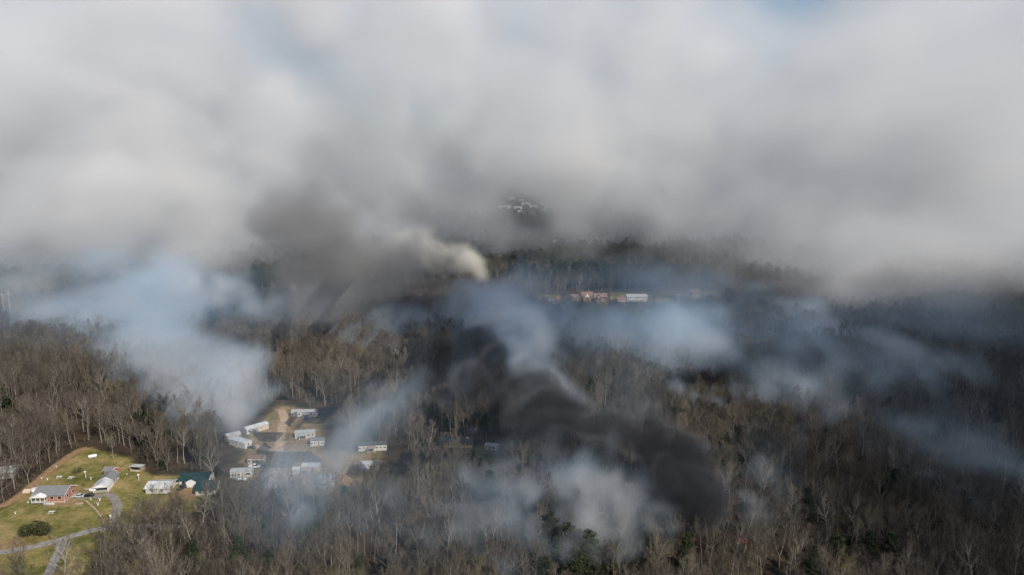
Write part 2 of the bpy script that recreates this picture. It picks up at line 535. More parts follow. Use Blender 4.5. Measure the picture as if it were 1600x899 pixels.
def joined(name, parts):
    """several (MB, material) pieces as one mesh"""
    J, idx, mats = MB(), [], []
    for mb, mt in parts:
        o = len(J.v)
        J.v += mb.v
        J.f += [tuple(i + o for i in f) for f in mb.f]
        if mt not in mats: mats.append(mt)
        idx += [mats.index(mt)] * len(mb.f)
    me = J.mesh(name, mats[0])
    for mt in mats[1:]: me.materials.append(mt)
    me.polygons.foreach_set('material_index', np.array(idx, np.int32))
    return me
M_OLIVE = mat('budding twigs', [(0.3, (0.08, 0.068, 0.036)), (0.7, (0.15, 0.128, 0.07))], 0.6, rough=0.9, per_object=0.35)
KINDS = []     # leafless kinds: (trunk mesh, crown mesh, joined mesh for the mass, height)
specs = [dict(H=20, first=.40, up=1.0, limbs=13, wide=.36, fork=2), dict(H=22, first=.48, up=1.2, limbs=12, wide=.30), dict(H=17, first=.30, up=.8, limbs=14, wide=.40, fork=3),
         dict(H=23, first=.54, up=1.5, limbs=11, wide=.26), dict(H=19, first=.36, up=.8, limbs=13, wide=.38, fork=2), dict(H=21, first=.42, up=1.1, limbs=13, wide=.33), dict(H=22, first=.62, up=1.6, limbs=8, wide=.22)]
for k, s in enumerate(specs):
    T, K, W = grow_tree(100 + k, r0=(0.25, .23, .2, .24, .26, .22, .19)[k], **s)
    mt = M_PALE if k in (1,) else M_BARK
    mk = {2: M_DARKTWIG, 5: M_OLIVE, 6: M_DARKTWIG}.get(k, M_TWIG)
    KINDS.append((T.mesh('trunk', mt), joined('crown', [(K, mt), (W, mk)]), joined('bare_tree', [(T, mt), (K, mt), (W, mk)]), s['H']))
PINES = []
for k, s in enumerate([dict(H=18, base=.28, wide=3.4, conic=.55), dict(H=15, base=.10, wide=3.2, conic=.9), dict(H=20, base=.45, wide=3.8, conic=.4), dict(H=12, base=.06, wide=2.6, conic=1.0)]):
    T, K = grow_pine(200 + k, **s)
    PINES.append((T.mesh('trunk', M_BARK), K.mesh('crown', M_NEEDLE), joined('pine', [(T, M_BARK), (K, M_NEEDLE)]), s['H']))

def put_tree(kind, p, rz, sc, label, group=None, name='bare_tree', cat='tree', tilt=(0, 0)):
    o = empty(name, p, rz, label, cat, group)
    o.rotation_euler = (tilt[0], tilt[1], rz)
    o.scale = (sc, sc, sc) if not isinstance(sc, tuple) else sc
    link_mesh('trunk', kind[0], o)
    link_mesh('crown', kind[1], o)
    return o

def pixel(p):
    d = Vector(p) - Vector((0, 0, CAM_Z))
    z = d.y * COSP - d.z * SINP
    return 800 + FPX * d.x / z, 449.5 - FPX * (d.y * SINP + d.z * COSP) / z

# pines that stand out among the bare trees: (pixel of the base, kind, scale)
PINE_PX = [(862, 905, 2, 1.2), (884, 915, 0, 1.3), (905, 912, 0, 1.2), (868, 928, 1, 1.35), (842, 918, 1, 1.15), (920, 930, 0, 1.2), (895, 945, 2, 1.0), (852, 948, 0, 1.0), (830, 935, 3, 1.0), (940, 940, 1, .9),
    (870, 798, 1, .8), (905, 775, 0, .95), (932, 772, 2, .9), (912, 790, 3, .9), (972, 805, 3, 1.0), (965, 860, 1, .9), (958, 905, 0, .8), (980, 912, 1, .9), (1090, 830, 3, 1.0), (1025, 845, 3, 1.0),
    (742, 745, 3, 1.0), (752, 748, 3, .8), (640, 862, 3, .9), (612, 895, 1, .8), (304, 915, 0, .9), (316, 925, 1, .9), (10, 640, 1, .9), (22, 645, 3, 1.1), (-6, 648, 0, .8), (85, 590, 0, .8),
    (1040, 655, 0, .9), (1148, 700, 1, .9), (1150, 770, 1, 1.0), (1180, 765, 3, 1.0), (1250, 690, 1, .7), (1590, 770, 0, .9), (1600, 785, 1, .9), (1575, 790, 3, .9), (1415, 760, 3, .9), (1000, 640, 1, .8),
    (820, 690, 2, .8), (835, 705, 1, .7), (255, 735, 3, .7), (222, 664, 1, .8), (236, 660, 3, .9), (1238, 815, 3, .8), (1155, 740, 1, .8), (1325, 855, 3, .8), (560, 905, 3, .8), (470, 915, 1, .8), (423, 925, 0, .8)]
SOLO = []   # (x, y, radius) kept free of the wood's trees
# ------------------------------------------------------------------ buildings
M_BRICK = mat('red brick', [(0.3, (0.30, 0.13, 0.09)), (0.5, (0.38, 0.18, 0.13)), (0.7, (0.44, 0.24, 0.18))], 2.5, detail=8)
M_TANBRICK = mat('tan brick', [(0.3, (0.34, 0.22, 0.15)), (0.7, (0.47, 0.33, 0.24))], 2.0, detail=8)
M_WHITE = two('white siding', (0.44, 0.42, 0.385), (0.60, 0.58, 0.54), 0.8)
M_CREAM = two('cream siding', (0.40, 0.34, 0.26), (0.54, 0.47, 0.36), 0.8)
M_YELLOW = two('ochre siding', (0.46, 0.31, 0.12), (0.60, 0.42, 0.19), 0.8)
M_REDWOOD = two('red painted boards', (0.36, 0.10, 0.08), (0.46, 0.15, 0.12), 1.5)
M_TRIM = two('white trim', (0.70, 0.70, 0.69), (0.80, 0.80, 0.79), 1.0, rough=0.5)
M_SHINGLE = mat('grey shingles', [(0.3, (0.15, 0.155, 0.16)), (0.7, (0.24, 0.245, 0.25))], 1.8, detail=8)
M_LSHINGLE = mat('pale grey shingles', [(0.3, (0.30, 0.31, 0.31)), (0.7, (0.40, 0.40, 0.40))], 1.8, detail=8)
M_DSHINGLE = mat('dark shingles', [(0.3, (0.045, 0.045, 0.05)), (0.7, (0.10, 0.10, 0.105))], 1.8, detail=8)
M_GREEN = mat('dark green roof', [(0.3, (0.011, 0.034, 0.033)), (0.7, (0.022, 0.056, 0.053))], 0.7, detail=6, rough=0.6)
M_TIN = mat('weathered white metal roof', [(0.3, (0.36, 0.37, 0.37)), (0.5, (0.52, 0.53, 0.53)), (0.72, (0.66, 0.66, 0.65))], 0.35, detail=8, rough=0.5)
M_BRROOF = mat('brown shingles', [(0.3, (0.16, 0.095, 0.07)), (0.7, (0.27, 0.17, 0.13))], 1.8, detail=8)
M_BLOCK = two('concrete block', (0.36, 0.34, 0.31), (0.48, 0.46, 0.42), 1.2)
M_WOOD = two('weathered wood', (0.24, 0.18, 0.13), (0.38, 0.31, 0.24), 1.6)
M_GLASS = bpy.data.materials.new('window glass'); M_GLASS.use_nodes = True
_b = M_GLASS.node_tree.nodes['Principled BSDF']
_b.inputs['Base Color'].default_value = (0.02, 0.023, 0.027, 1); _b.inputs['Roughness'].default_value = 0.12
M_DARKIN = two('dark interior', (0.012, 0.012, 0.012), (0.03, 0.028, 0.026), 1.0)
M_CHAR = mat('charred timber', [(0.3, (0.010, 0.010, 0.010)), (0.7, (0.05, 0.045, 0.042))], 1.6, detail=6)
M_METAL = two('brushed steel', (0.35, 0.35, 0.36), (0.5, 0.5, 0.51), 2.0, rough=0.4, metal=0.8)

def opening(root, face, w, d, u, z, ww, hh, kind='window', fm=None, leaf=None):
    """a window or door on a face of a w x d house: f front (-y), b back, l left (-x), r right"""
    def boxes(t0, t1, u0, u1, z0, z1):
        m = MB()
        if face in 'fb':
            s = -1 if face == 'f' else 1
            a, b = sorted((s * (d / 2 + t0), s * (d / 2 + t1)))
            return m.box(u0, u1, a, b, z0, z1)
        s = -1 if face == 'l' else 1
        a, b = sorted((s * (w / 2 + t0), s * (w / 2 + t1)))
        return m.box(a, b, u0, u1, z0, z1)
    fr = boxes(0.004, 0.07, u - ww / 2 - .09, u + ww / 2 + .09, z - .09, z + hh + .09).build(kind, fm or M_TRIM, root)
    if kind == 'window':
        boxes(0.075, 0.09, u - ww / 2, u + ww / 2, z, z + hh).build('pane', M_GLASS, fr)
    else:
        boxes(0.075, 0.10, u - ww / 2, u + ww / 2, z, z + hh).build('door_leaf', leaf or M_WOOD, fr)
        boxes(0.105, 0.16, u + ww * .3, u + ww * .42, z + hh * .45, z + hh * .5).build('handle', M_METAL, fr)

def gable_wall(w, d, h, rise, z0=-0.3):
    return MB().prism([(-d / 2, z0), (d / 2, z0), (d / 2, h), (0, h + rise - 0.04), (-d / 2, h)], -w / 2, w / 2, 'x')

def gable_roof(w, d, h, rise, oh=0.45, t=0.16):
    s = rise / (d / 2)
    e, ez = d / 2 + oh, h - oh * s
    m = MB()
    m.prism([(-e, ez), (0, h + rise), (0, h + rise + t * 1.2), (-e, ez + t)], -w / 2 - oh, w / 2 + oh, 'x')
    m.prism([(0, h + rise), (e, ez), (e, ez + t), (0, h + rise + t * 1.2)], -w / 2 - oh, w / 2 + oh, 'x')
    return m

def house(name, label, cat, p, rz, w, d, h, rise, wm, rm, openings=(), group=None, chimney=None, oh=0.45, skirt=None, fascia=True, roof_label=None):
    root = empty(name, p, rz, label, cat, group)
    gable_wall(w, d, h, rise).build('wall', wm, root)
    rf = gable_roof(w, d, h, rise, oh).build('roof', rm, root)
    if fascia:
        s = rise / (d / 2); e = d / 2 + oh; ez = h - oh * s
        for sgn in (-1, 1):
            m = MB()
            x0 = sgn * (w / 2 + oh + 0.004); x1 = sgn * (w / 2 + oh + 0.06)
            a, b = sorted((x0, x1))
            m.prism([(-e, ez - .08), (0, h + rise - .08), (0, h + rise + .2), (-e, ez + .18)], a, b, 'x')
            m.prism([(0, h + rise - .08), (e, ez - .08), (e, ez + .18), (0, h + rise + .2)], a, b, 'x')
            m.build('bargeboard', M_TRIM, rf)
    if skirt is not None:
        MB().box(-w / 2 - .03, w / 2 + .03, -d / 2 - .03, d / 2 + .03, -0.35, skirt).build('foundation', M_BLOCK, root)
    for o in openings: opening(root, o[0], w, d, *o[1:])
    if chimney:
        cx, cy_ = chimney
        m = MB().box(cx - .4, cx + .4, cy_ - .3, cy_ + .3, h * 0.9, h + rise + 0.9)
        m.box(cx - .46, cx + .46, cy_ - .36, cy_ + .36, h + rise + .902, h + rise + 1.02)
        m.build('chimney', M_BRICK, rf)
    return root

# the brick ranch house on the lawn
p = at(87, 778)
hs = house('brick_house', 'red brick ranch house with grey gable roof and white front porch on the lawn', 'house', p, R(2), 12.6, 8.4, 3.5, 2.0, M_BRICK, M_SHINGLE, oh=.55,
    openings=[('f', 1.2, 1.5, 1.3, 1.2), ('f', 4.4, 1.5, 1.3, 1.2), ('f', -5.6, 1.5, 1.2, 1.2), ('f', -3.3, 1.1, 1.0, 2.1, 'door'), ('f', -1.6, 1.5, 1.0, 1.2), ('r', -2.0, 1.4, 1.1, 1.3), ('r', 1.8, 1.4, 1.1, 1.3), ('r', 0.0, 3.7, .8, .8), ('f', -3.6, -.1, 1.1, .7), ('b', 2, 1.4, 1.2, 1.2), ('b', -3, 1.4, 1.2, 1.2)], skirt=0.5)
m = MB().box(-6.3, -0.6, -6.3, -4.36, 0.75, 1.0); m.build('porch_deck', M_BLOCK, hs)
for k in range(4): MB().box(-6.2 + k * 1.8, -6.0 + k * 1.8, -6.2, -6.0, 1.004, 3.25).build('porch_post', M_TRIM, hs)
m = MB().box(-6.2, -2.7, -6.24, -6.2, 1.5, 1.6)
for k in range(14): m.box(-6.1 + k * .25, -6.05 + k * .25, -6.23, -6.205, 1.01, 1.498)
m.build('porch_railing', M_TRIM, hs)
pr = MB().prism([(-6.7, 3.25), (-0.2, 3.25), (-3.45, 4.45)], -6.75, -4.1, 'y').build('porch_roof', M_TRIM, hs)
m = MB()
for k in range(6): m.box(-0.5 + k * .38, -0.5 + (k + 1) * .38 - .004, -6.0, -4.9, -0.2, 0.95 - k * .16)
m.build('front_steps', M_BLOCK, hs)
MB().prism([(0.5, 3.96), (2.6, 4.05), (2.6, 4.2), (0.5, 4.1)], -5.0, 5.0, 'x').build('porch_back_roof', M_LSHINGLE, hs)
MB().tube([(6.5, -4.5, 0), (6.5, -4.5, 3.1)], .06, 6).build('downpipe', M_TRIM, hs)
MB().box(-9.2, -7.2, -2.5, 0.5, 0.1, 0.9).build('side_stoop', M_BLOCK, hs)

# the garage with its carport, and the red shed behind it
p = at(162, 764)
ax = (at(176, 748) - p).normalized(); axr = math.atan2(ax.y, ax.x)
ga = house('garage', 'long garage with grey shingles behind the white roofed carport', 'garage', p + ax * 6.6, axr, 7.0, 5.8, 2.6, 1.4, M_WHITE, M_SHINGLE,
    openings=[('f', 2.0, 1.1, 1.0, 1.0), ('f', -2.0, 1.1, 1.0, 1.0), ('f', 0.2, 0.02, .95, 2.0, 'door'), ('r', 0, .9, 1.4, 1.0)])
cp = empty('carport', p, axr - R(90), 'open carport with white low gable roof in front of the garage', 'carport')
for sx_ in (-2.9, 2.9):
    for yy in (-3.2, 0, 3.0): MB().box(sx_ - .1, sx_ + .1, yy - .1, yy + .1, -.2, 2.45).build('post', M_TRIM, cp)
rf = MB().prism([(-3.4, 2.4), (0, 3.75), (0, 3.92), (-3.4, 2.55)], -3.8, 2.6, 'y').prism([(0, 3.75), (3.4, 2.4), (3.4, 2.55), (0, 3.92)], -3.8, 2.6, 'y').build('roof', M_TIN, cp)
MB().prism([(-3.35, 2.3), (3.35, 2.3), (0, 3.7)], -3.9, -3.81, 'y').build('gable_panel', M_TRIM, cp)
MB().box(-3.0, 3.0, -3.4, 2.6, -.1, .06).build('slab', M_BLOCK, cp)
MB().box(3.02, 3.1, -3.2, 2.6, .1, 2.3).build('side_panel', M_TRIM, cp)
p = at(174, 741)
house('shed', 'small red board shed with grey roof behind the garage', 'shed', p, R(-8), 4.4, 4.0, 2.4, 1.1, M_REDWOOD, M_SHINGLE, openings=[('f', -1.2, .9, .9, .9), ('f', 1.0, .02, 1.0, 2.0, 'door'), ('r', 0, 1.0, .8, .8)], oh=.3)

# open shelter at the wood's edge
p = at(215, 735)
sh = empty('shelter', p, R(-6), 'open fronted wooden shelter with a tin roof at the top of the lawn', 'shelter')
MB().prism([(-2.0, 2.5), (1.9, 2.05), (1.9, 2.15), (-2.0, 2.62)], -2.9, 2.9, 'x').build('roof', M_TIN, sh)
m = MB().box(-2.6, 2.6, 1.5, 1.6, -.2, 2.0).box(-2.6, -2.5, -1.6, 1.496, -.2, 2.05).box(2.5, 2.6, -1.6, 1.496, -.2, 2.05)
m.build('walls', M_WOOD, sh)
MB().box(-2.49, 2.49, -1.5, -1.4, -.1, .9).build('front_panel', M_CREAM, sh)
for u_ in (-2.6, 2.45): MB().box(u_, u_ + .15, -1.85, -1.7, -.2, 2.45).build('post', M_WOOD, sh)

# white metal roofed barn
p = at(252, 765)
house('barn', 'low barn with a broad weathered white metal roof', 'barn', p, R(3), 9.6, 8.0, 2.5, 1.25, M_WHITE, M_TIN, openings=[('r', -1.0, .02, 2.6, 2.1, 'door'), ('f', -2, 1.0, 1.0, .8), ('f', 2, 1.0, 1.0, .8)], oh=.5)
# green roofed houses
p = at(304, 757)
gh = house('green_roof_house', 'long white house with dark green roof, the farther of the green roofed pair', 'house', p + Vector((0, 2.5, 0)), R(2), 12.5, 7.5, 2.6, 1.7, M_WHITE, M_GREEN, openings=[('f', -4.4, .9, 1.1, 1.1), ('f', 4.3, .9, 1.1, 1.1), ('b', 0, .9, 1.1, 1.1), ('r', 0, .9, 1.1, 1.1)], oh=.5, fascia=False)
pw = MB().prism([(-2.6, -.2), (2.4, -.2), (2.4, 2.5), (-.1, 3.9), (-2.6, 2.5)], -5.4, -3.76, 'y').build('front_gable', M_TRIM, gh)
MB().prism([(-3.0, 2.35), (-.1, 3.95), (-.1, 4.1), (-3.0, 2.5)], -5.7, -.4, 'y').prism([(-.1, 3.95), (2.8, 2.35), (2.8, 2.5), (-.1, 4.1)], -5.7, -.4, 'y').build('gable_roof', M_GREEN, gh)
MB().box(-1.0, 1.0, -5.46, -5.41, 0.0, 2.0).build('garage_door', M_TRIM, gh)
p = at(321, 772)
house('green_roof_house', 'small white house with dark green roof, nearer of the green roofed pair', 'house', p + Vector((0, 3, 0)), R(8), 8.4, 8.2, 2.5, 2.3, M_WHITE, M_GREEN, openings=[('f', -2.2, .9, 1.1, 1.1), ('f', 2.2, .9, 1.1, 1.1), ('f', 0, .05, .95, 2.0, 'door'), ('r', -1.5, .9, 1.0, 1.1), ('r', 1.5, .9, 1.0, 1.1)], oh=.5, fascia=False)
# roof glimpsed between the trees at the left edge
p = at(6, 744)
house('house', 'pale metal roofed house half hidden behind bare trees at the picture edge', 'house', p, R(20), 10, 7.5, 2.8, 1.6, M_WHITE, M_TIN, openings=[('f', -2.5, .9, 1.1, 1.1), ('f', 2.5, .9, 1.1, 1.1), ('f', 0, .05, .95, 2.0, 'door'), ('r', 0, .9, 1.0, 1.1)])

# mobile homes: the two ends of the front wall as pixels
def mobile(a, b, label, wm, rm, name='mobile_home', cat='mobile home', d=4.4, h=3.0, rise=.55, nwin=5, group='mobile homes along the dirt road', steps=True, oh=.2, wmin=0):
    A, Bq = at(*a), at(*b)
    v = Bq - A
    w = max(v.length, wmin)
    rz = math.atan2(v.y, v.x)
    n = Vector((-math.sin(rz), math.cos(rz), 0))
    ops = []
    vq = random.Random(label)
    for k in range(nwin):
        u = -w / 2 + w * (k + .5 + vq.uniform(-.18, .18) * (k != nwin // 2)) / nwin
        if k == nwin // 2: ops.append(('f', u, .65, .9, 2.0, 'door'))
        elif vq.random() < .8: ops.append(('f', u, 1.35, vq.choice((.6, .8, 1.1)), vq.choice((.6, .8, .9))))
    ops += [('r', 0, 1.3, 1.1, 1.0), ('l', 0, 1.3, 1.1, 1.0)]
    o = house(name, label, cat, (A + Bq) / 2 + n * d / 2, rz, w, d, h, rise, wm, rm, ops, group=group, oh=oh, skirt=.5, fascia=False)
    if steps:
        m = MB(); u = -w / 2 + w * (nwin // 2 + .5) / nwin
        for k in range(3): m.box(u - .6, u + .6, -d / 2 - 1.2 + k * .35, -d / 2 - .05 if k == 2 else -d / 2 - .85 + k * .35 - .004, -.2, .2 + k * .2)
        m.build('steps', M_WOOD, o)
        if vq.random() < .55:
            u = vq.uniform(-w / 4, w / 4)
            MB().box(u - 1.7, u + 1.7, -d / 2 - 2.6, -d / 2 - 1.3, .25, .42).build('deck', M_WOOD, o)
            aw = MB().prism([(-d / 2 - 2.9, 2.35), (-d / 2 - .06, 2.62), (-d / 2 - .06, 2.72), (-d / 2 - 2.9, 2.45)], u - 1.9, u + 1.9, 'x').build('awning', vq.choice([M_TIN, M_LSHINGLE, M_WOOD]), o)
            for s_ in (-1.75, 1.75): MB().box(u + s_ - .06, u + s_ + .06, -d / 2 - 2.75, -d / 2 - 2.63, -.2, 2.34).build('post', M_TRIM, aw)
        MB().box(w * .3 - .3, w * .3 + .3, -.3, .3, h + rise * .6, h + rise + .35).build('roof_vent', M_METAL, o)
    return o
mobile((455, 652), (494, 652), 'long white trailer at the head of the dirt road', M_WHITE, M_LSHINGLE, nwin=7)
mobile((386, 680), (420, 670), 'cream trailer set at an angle left of the dirt road', M_CREAM, M_TIN, nwin=5)
mobile((357, 691), (376, 686), 'short cream trailer behind the angled white one beside the left smoke', M_CREAM, M_TIN, nwin=5, wmin=7)
mobile((358, 695), (383, 702), 'white trailer turned with its end towards the dirt side track', M_WHITE, M_TIN, nwin=5)
mobile((461, 686), (492, 684), 'pale grey trailer right of the dirt road in thin smoke', M_BLOCK, M_LSHINGLE, nwin=5)
mobile((485, 698), (506, 697), 'short white trailer beside the rising smoke column', M_WHITE, M_SHINGLE, nwin=4)
mobile((387, 726), (411, 726), 'cream trailer beside the strip of bare red earth', M_CREAM, M_BRROOF, nwin=4)
mobile((360, 748), (393, 746), 'white trailer nearest the wood at the lower left of the trailer park', M_WHITE, M_LSHINGLE, nwin=6)
mobile((471, 739), (498, 739), 'ochre walled trailer just right of the lower dirt road', M_YELLOW, M_TIN, nwin=4)
mobile((457, 741), (468, 741), 'small grey shed left of the ochre trailer', M_BLOCK, M_TIN, name='shed', cat='shed', d=3, h=2.2, nwin=1, steps=False, group=None)
mobile((560, 706), (604, 704), 'long dark roofed trailer right of the smoke column', M_WHITE, M_DSHINGLE, nwin=7)
mobile((562, 736), (592, 735), 'cream trailer low in the blue smoke, below the dark roofed one', M_CREAM, M_LSHINGLE, nwin=6)
mobile((497, 760), (522, 758), 'grey trailer nearly lost in smoke below the ochre one', M_BLOCK, M_LSHINGLE, nwin=5)
mobile((693, 700), (738, 700), 'long cabin with ochre walls and dark roof alone in the wood', M_YELLOW, M_DSHINGLE, name='cabin', cat='cabin', d=6.5, h=2.8, rise=1.4, nwin=8, group=None, oh=.6)
mobile((757, 703), (776, 706), 'pale low outbuilding right of the dark roofed cabin', M_WHITE, M_LSHINGLE, name='outbuilding', cat='outbuilding', d=4, h=2.3, nwin=3, steps=False, group=None)
mobile((972, 777), (998, 776), 'cream house half hidden in smoke below the black plume', M_CREAM, M_LSHINGLE, name='house', cat='house', d=7, h=2.9, rise=1.5, nwin=4, group=None)
# the burnt house: charred walls, fallen rafters
p = at(1014, 777)
bh = empty('burnt_house', p, R(4), 'burnt out house with charred walls under the black smoke', 'house')
m = MB().box(-6, 6, 3.2, 3.4, -.2, 2.4).box(-6, -5.8, -3.2, 3.196, -.2, 2.0).box(5.8, 6, -1.0, 3.196, -.2, 1.6).box(-6, -2.5, -3.4, -3.2, -.2, 1.2).box(-.5, 6, -3.4, -3.2, -.2, .7)
m.build('wall', M_CHAR, bh)
m = MB(); q = random.Random(4)
for k in range(14):
    a, b = q.uniform(-5.4, 5.4), q.uniform(-2.6, 2.6)
    m.tube([(a, b, .1), (a + q.uniform(-2, 2), b + q.uniform(-2.4, 2.4), q.uniform(.3, 2.2))], .1, 4)
m.build('rafters', M_CHAR, bh)
MB().box(2.0, 2.9, 1.2, 2.0, -.1, 4.6).build('chimney', M_BRICK, bh)
MB().prism([(-3.3, .5), (0, 1.3), (0, 1.36), (-3.3, .56)], 0.5, 5.6, 'x').build('fallen_roof', M_LSHINGLE, bh)

# houses on the rise at the back
def ridge(a, b, label, wm, rm, d=9, h=5.4, rise=2.6, nwin=5, group='houses on the rise behind the smoke', two_floor=True, chimney=True, name='house'):
    A, Bq = at(*a), at(*b)
    w = (Bq - A).length; v = Bq - A
    ops = []
    for k in range(nwin):
        u = -w / 2 + w * (k + .5) / nwin
        ops.append(('f', u, .9, 1.3, 1.4) if k != nwin // 2 else ('f', u, .05, 1.1, 2.2, 'door'))
        if two_floor: ops.append(('f', u, 3.6, 1.2, 1.3))
    ops += [('r', -1.5, .9, 1.1, 1.3), ('l', 1.5, .9, 1.1, 1.3)]
    return house(name, label, 'house', (A + Bq) / 2 + Vector((0, d / 2, 0)), math.atan2(v.y, v.x), w, d, h, rise, wm, rm, ops, group=group, chimney=(w * .3, 1.0) if chimney else None, skirt=.4)
ridge((866, 474), (884, 474), 'low pinkish brick house right of the dome roofed pavilion on the rise', M_TANBRICK, M_BRROOF, h=3, nwin=4, two_floor=False, chimney=False)
ridge((893, 470), (907, 470), 'tan house left of the brick house with the white front gable', M_CREAM, M_BRROOF, h=3.2, nwin=3, two_floor=False)
g1 = ridge((909, 470), (926, 470), 'brick house with steep roof and white front gable on the rise', M_BRICK, M_BRROOF, h=4.4, rise=4.2, nwin=4)
MB().prism([(-2.6, 3.6), (2.6, 3.6), (0, 7.6)], -5.6, -4.54, 'y').build('front_gable', M_TRIM, g1)
g2 = ridge((929, 471), (948, 471), 'brick house with broad brown hipped roof between gabled house and white villa', M_BRICK, M_BRROOF, h=4.0, rise=3.6, nwin=4)
MB().prism([(-4.5, 3.2), (0.5, 3.2), (-2, 6.8)], -5.9, -4.54, 'y').build('front_gable', M_TANBRICK, g2)
MB().prism([(-4.9, 3.0), (-2, 7.1), (-2, 7.3), (-4.9, 3.2)], -6.2, -1.0, 'y').prism([(-2, 7.1), (.9, 3.0), (.9, 3.2), (-2, 7.3)], -6.2, -1.0, 'y').build('gable_roof', M_BRROOF, g2)
g3 = ridge((980, 472), (1011, 472), 'long white two storey villa with a raised deck on the rise', M_WHITE, M_LSHINGLE, h=5.6, rise=1.8, nwin=8)
dk = MB().box(-12, 12, -9.6, -4.6, .9, 1.1).build('deck', M_WOOD, g3)
m = MB()
for k in range(16): m.box(-11.9 + k * 1.58, -11.8 + k * 1.58, -9.55, -9.45, -.2, 1.9)
m.box(-11.95, 11.95, -9.56, -9.44, 1.904, 2.0)
m.build('deck_railing', M_TRIM, dk)
ridge((966, 473), (977, 473), 'small pale garage left of the white villa', M_WHITE, M_BRROOF, h=3, rise=1.8, nwin=2, two_floor=False, chimney=False, name='garage')
g4 = ridge((1050, 467), (1068, 467), 'large tan brick house at the smoky end of the rise', M_TANBRICK, M_BRROOF, h=5.8, rise=2.8, nwin=5)
MB().box(-3, 2, -6.5, -4.54, -.1, 5.0).build('front_bay', M_CREAM, g4)
ridge((1080, 465), (1094, 465), 'tan brick house with twin chimneys veiled by smoke, farthest along the rise', M_TANBRICK, M_BRROOF, h=5.2, rise=2.6, nwin=4)
p = at(859, 474)
pv = empty('pavilion', p, 0, 'round pavilion with a grey dome roof on the rise', 'pavilion')
MB().lathe([(5.2, 2.6), (5.0, 3.2), (4.0, 4.4), (2.2, 5.2), (.2, 5.5)], 20).build('roof', M_SHINGLE, pv)
for k in range(8):
    a = k * .785; MB().box(4.5 * math.cos(a) - .12, 4.5 * math.cos(a) + .12, 4.5 * math.sin(a) - .12, 4.5 * math.sin(a) + .12, -.2, 2.6).build('post', M_TRIM, pv)
MB().lathe([(5.0, -.2), (5.0, .15)], 20).build('floor', M_BLOCK, pv)
G = 'houses beyond the smoke on the far left'
ridge((446, 468), (468, 468), 'long tan house with pale roof, the nearer of two seen beneath the grey smoke', M_TANBRICK, M_LSHINGLE, h=3, rise=2, nwin=5, two_floor=False, chimney=False, group=G)
ridge((446, 454), (460, 454), 'tan house above and behind the long tan one beneath the grey smoke', M_TANBRICK, M_BRROOF, h=3.4, rise=2.4, nwin=4, two_floor=False, chimney=False, group=G)
ridge((222, 464), (234, 463), 'small white house, leftmost of the row seen through haze at the far left', M_WHITE, M_LSHINGLE, h=3, rise=2, nwin=3, two_floor=False, chimney=False, group=G)
ridge((238, 462), (252, 459), 'white house in the middle of the hazy row at the far left', M_WHITE, M_TIN, h=3.4, rise=2, nwin=4, two_floor=False, chimney=False, group=G)
ridge((246, 469), (272, 466), 'long low pale house in front of the hazy white house at the far left', M_CREAM, M_LSHINGLE, h=3, rise=1.6, nwin=6, two_floor=False, chimney=False, group=G)

# the town far behind, seen through the gap
town = [(788, 326, 40, 9), (809, 327, 26, 8), (822, 321, 30, 9), (834, 325, 26, 8), (847, 320, 22, 9), (857, 325, 26, 8), (850, 331, 10, 7), (819, 338, 10, 7), (866, 381, 14, 6), (834, 305, 34, 10), (842, 311, 26, 9), (860, 306, 40, 10), (888, 306, 36, 10), (875, 321, 14, 8), (901, 338, 12, 7),
        (800, 312, 26, 9), (815, 315, 18, 8), (867, 330, 12, 6), (840, 343, 9, 6), (882, 352, 9, 6), (852, 316, 18, 8), (812, 333, 12, 7)]
sizes = ('long white warehouse', 'white block', 'pale hall', 'small white building')
tq = random.Random(3)
for k, (px, py, w, h) in enumerate(town):
    p = at(px, py)
    near = [t for t in town if t is not town[k]]
    row = 'below the far town' if py > 328 else ('in the bright strip of the town' if py > 318 else 'behind the bright strip of the town')
    side = 'at its left end' if px < 815 else ('in its middle' if px < 850 else 'towards its right end')
    lab = f'{sizes[0 if w > 33 else (1 if w > 24 else (2 if w > 13 else 3))]} {row}, {side}'
    o = empty('warehouse', p, tq.uniform(-.15, .15), lab, 'warehouse', 'pale buildings of the far town')
    d = w * tq.uniform(.7, 1.1)
    MB().box(-w / 2, w / 2, -d / 2, d / 2, -1, h).build('wall', tq.choice([M_WHITE, M_CREAM, M_BLOCK]), o)
    MB().box(-w / 2 - .3, w / 2 + .3, -d / 2 - .3, d / 2 + .3, h + .01, h + .8).build('roof', M_TIN, o)
    MB().box(-w / 4, w / 4, -d / 2 - .3, -d / 2 - .02, 0, h * .6).build('loading_door', M_GLASS, o)

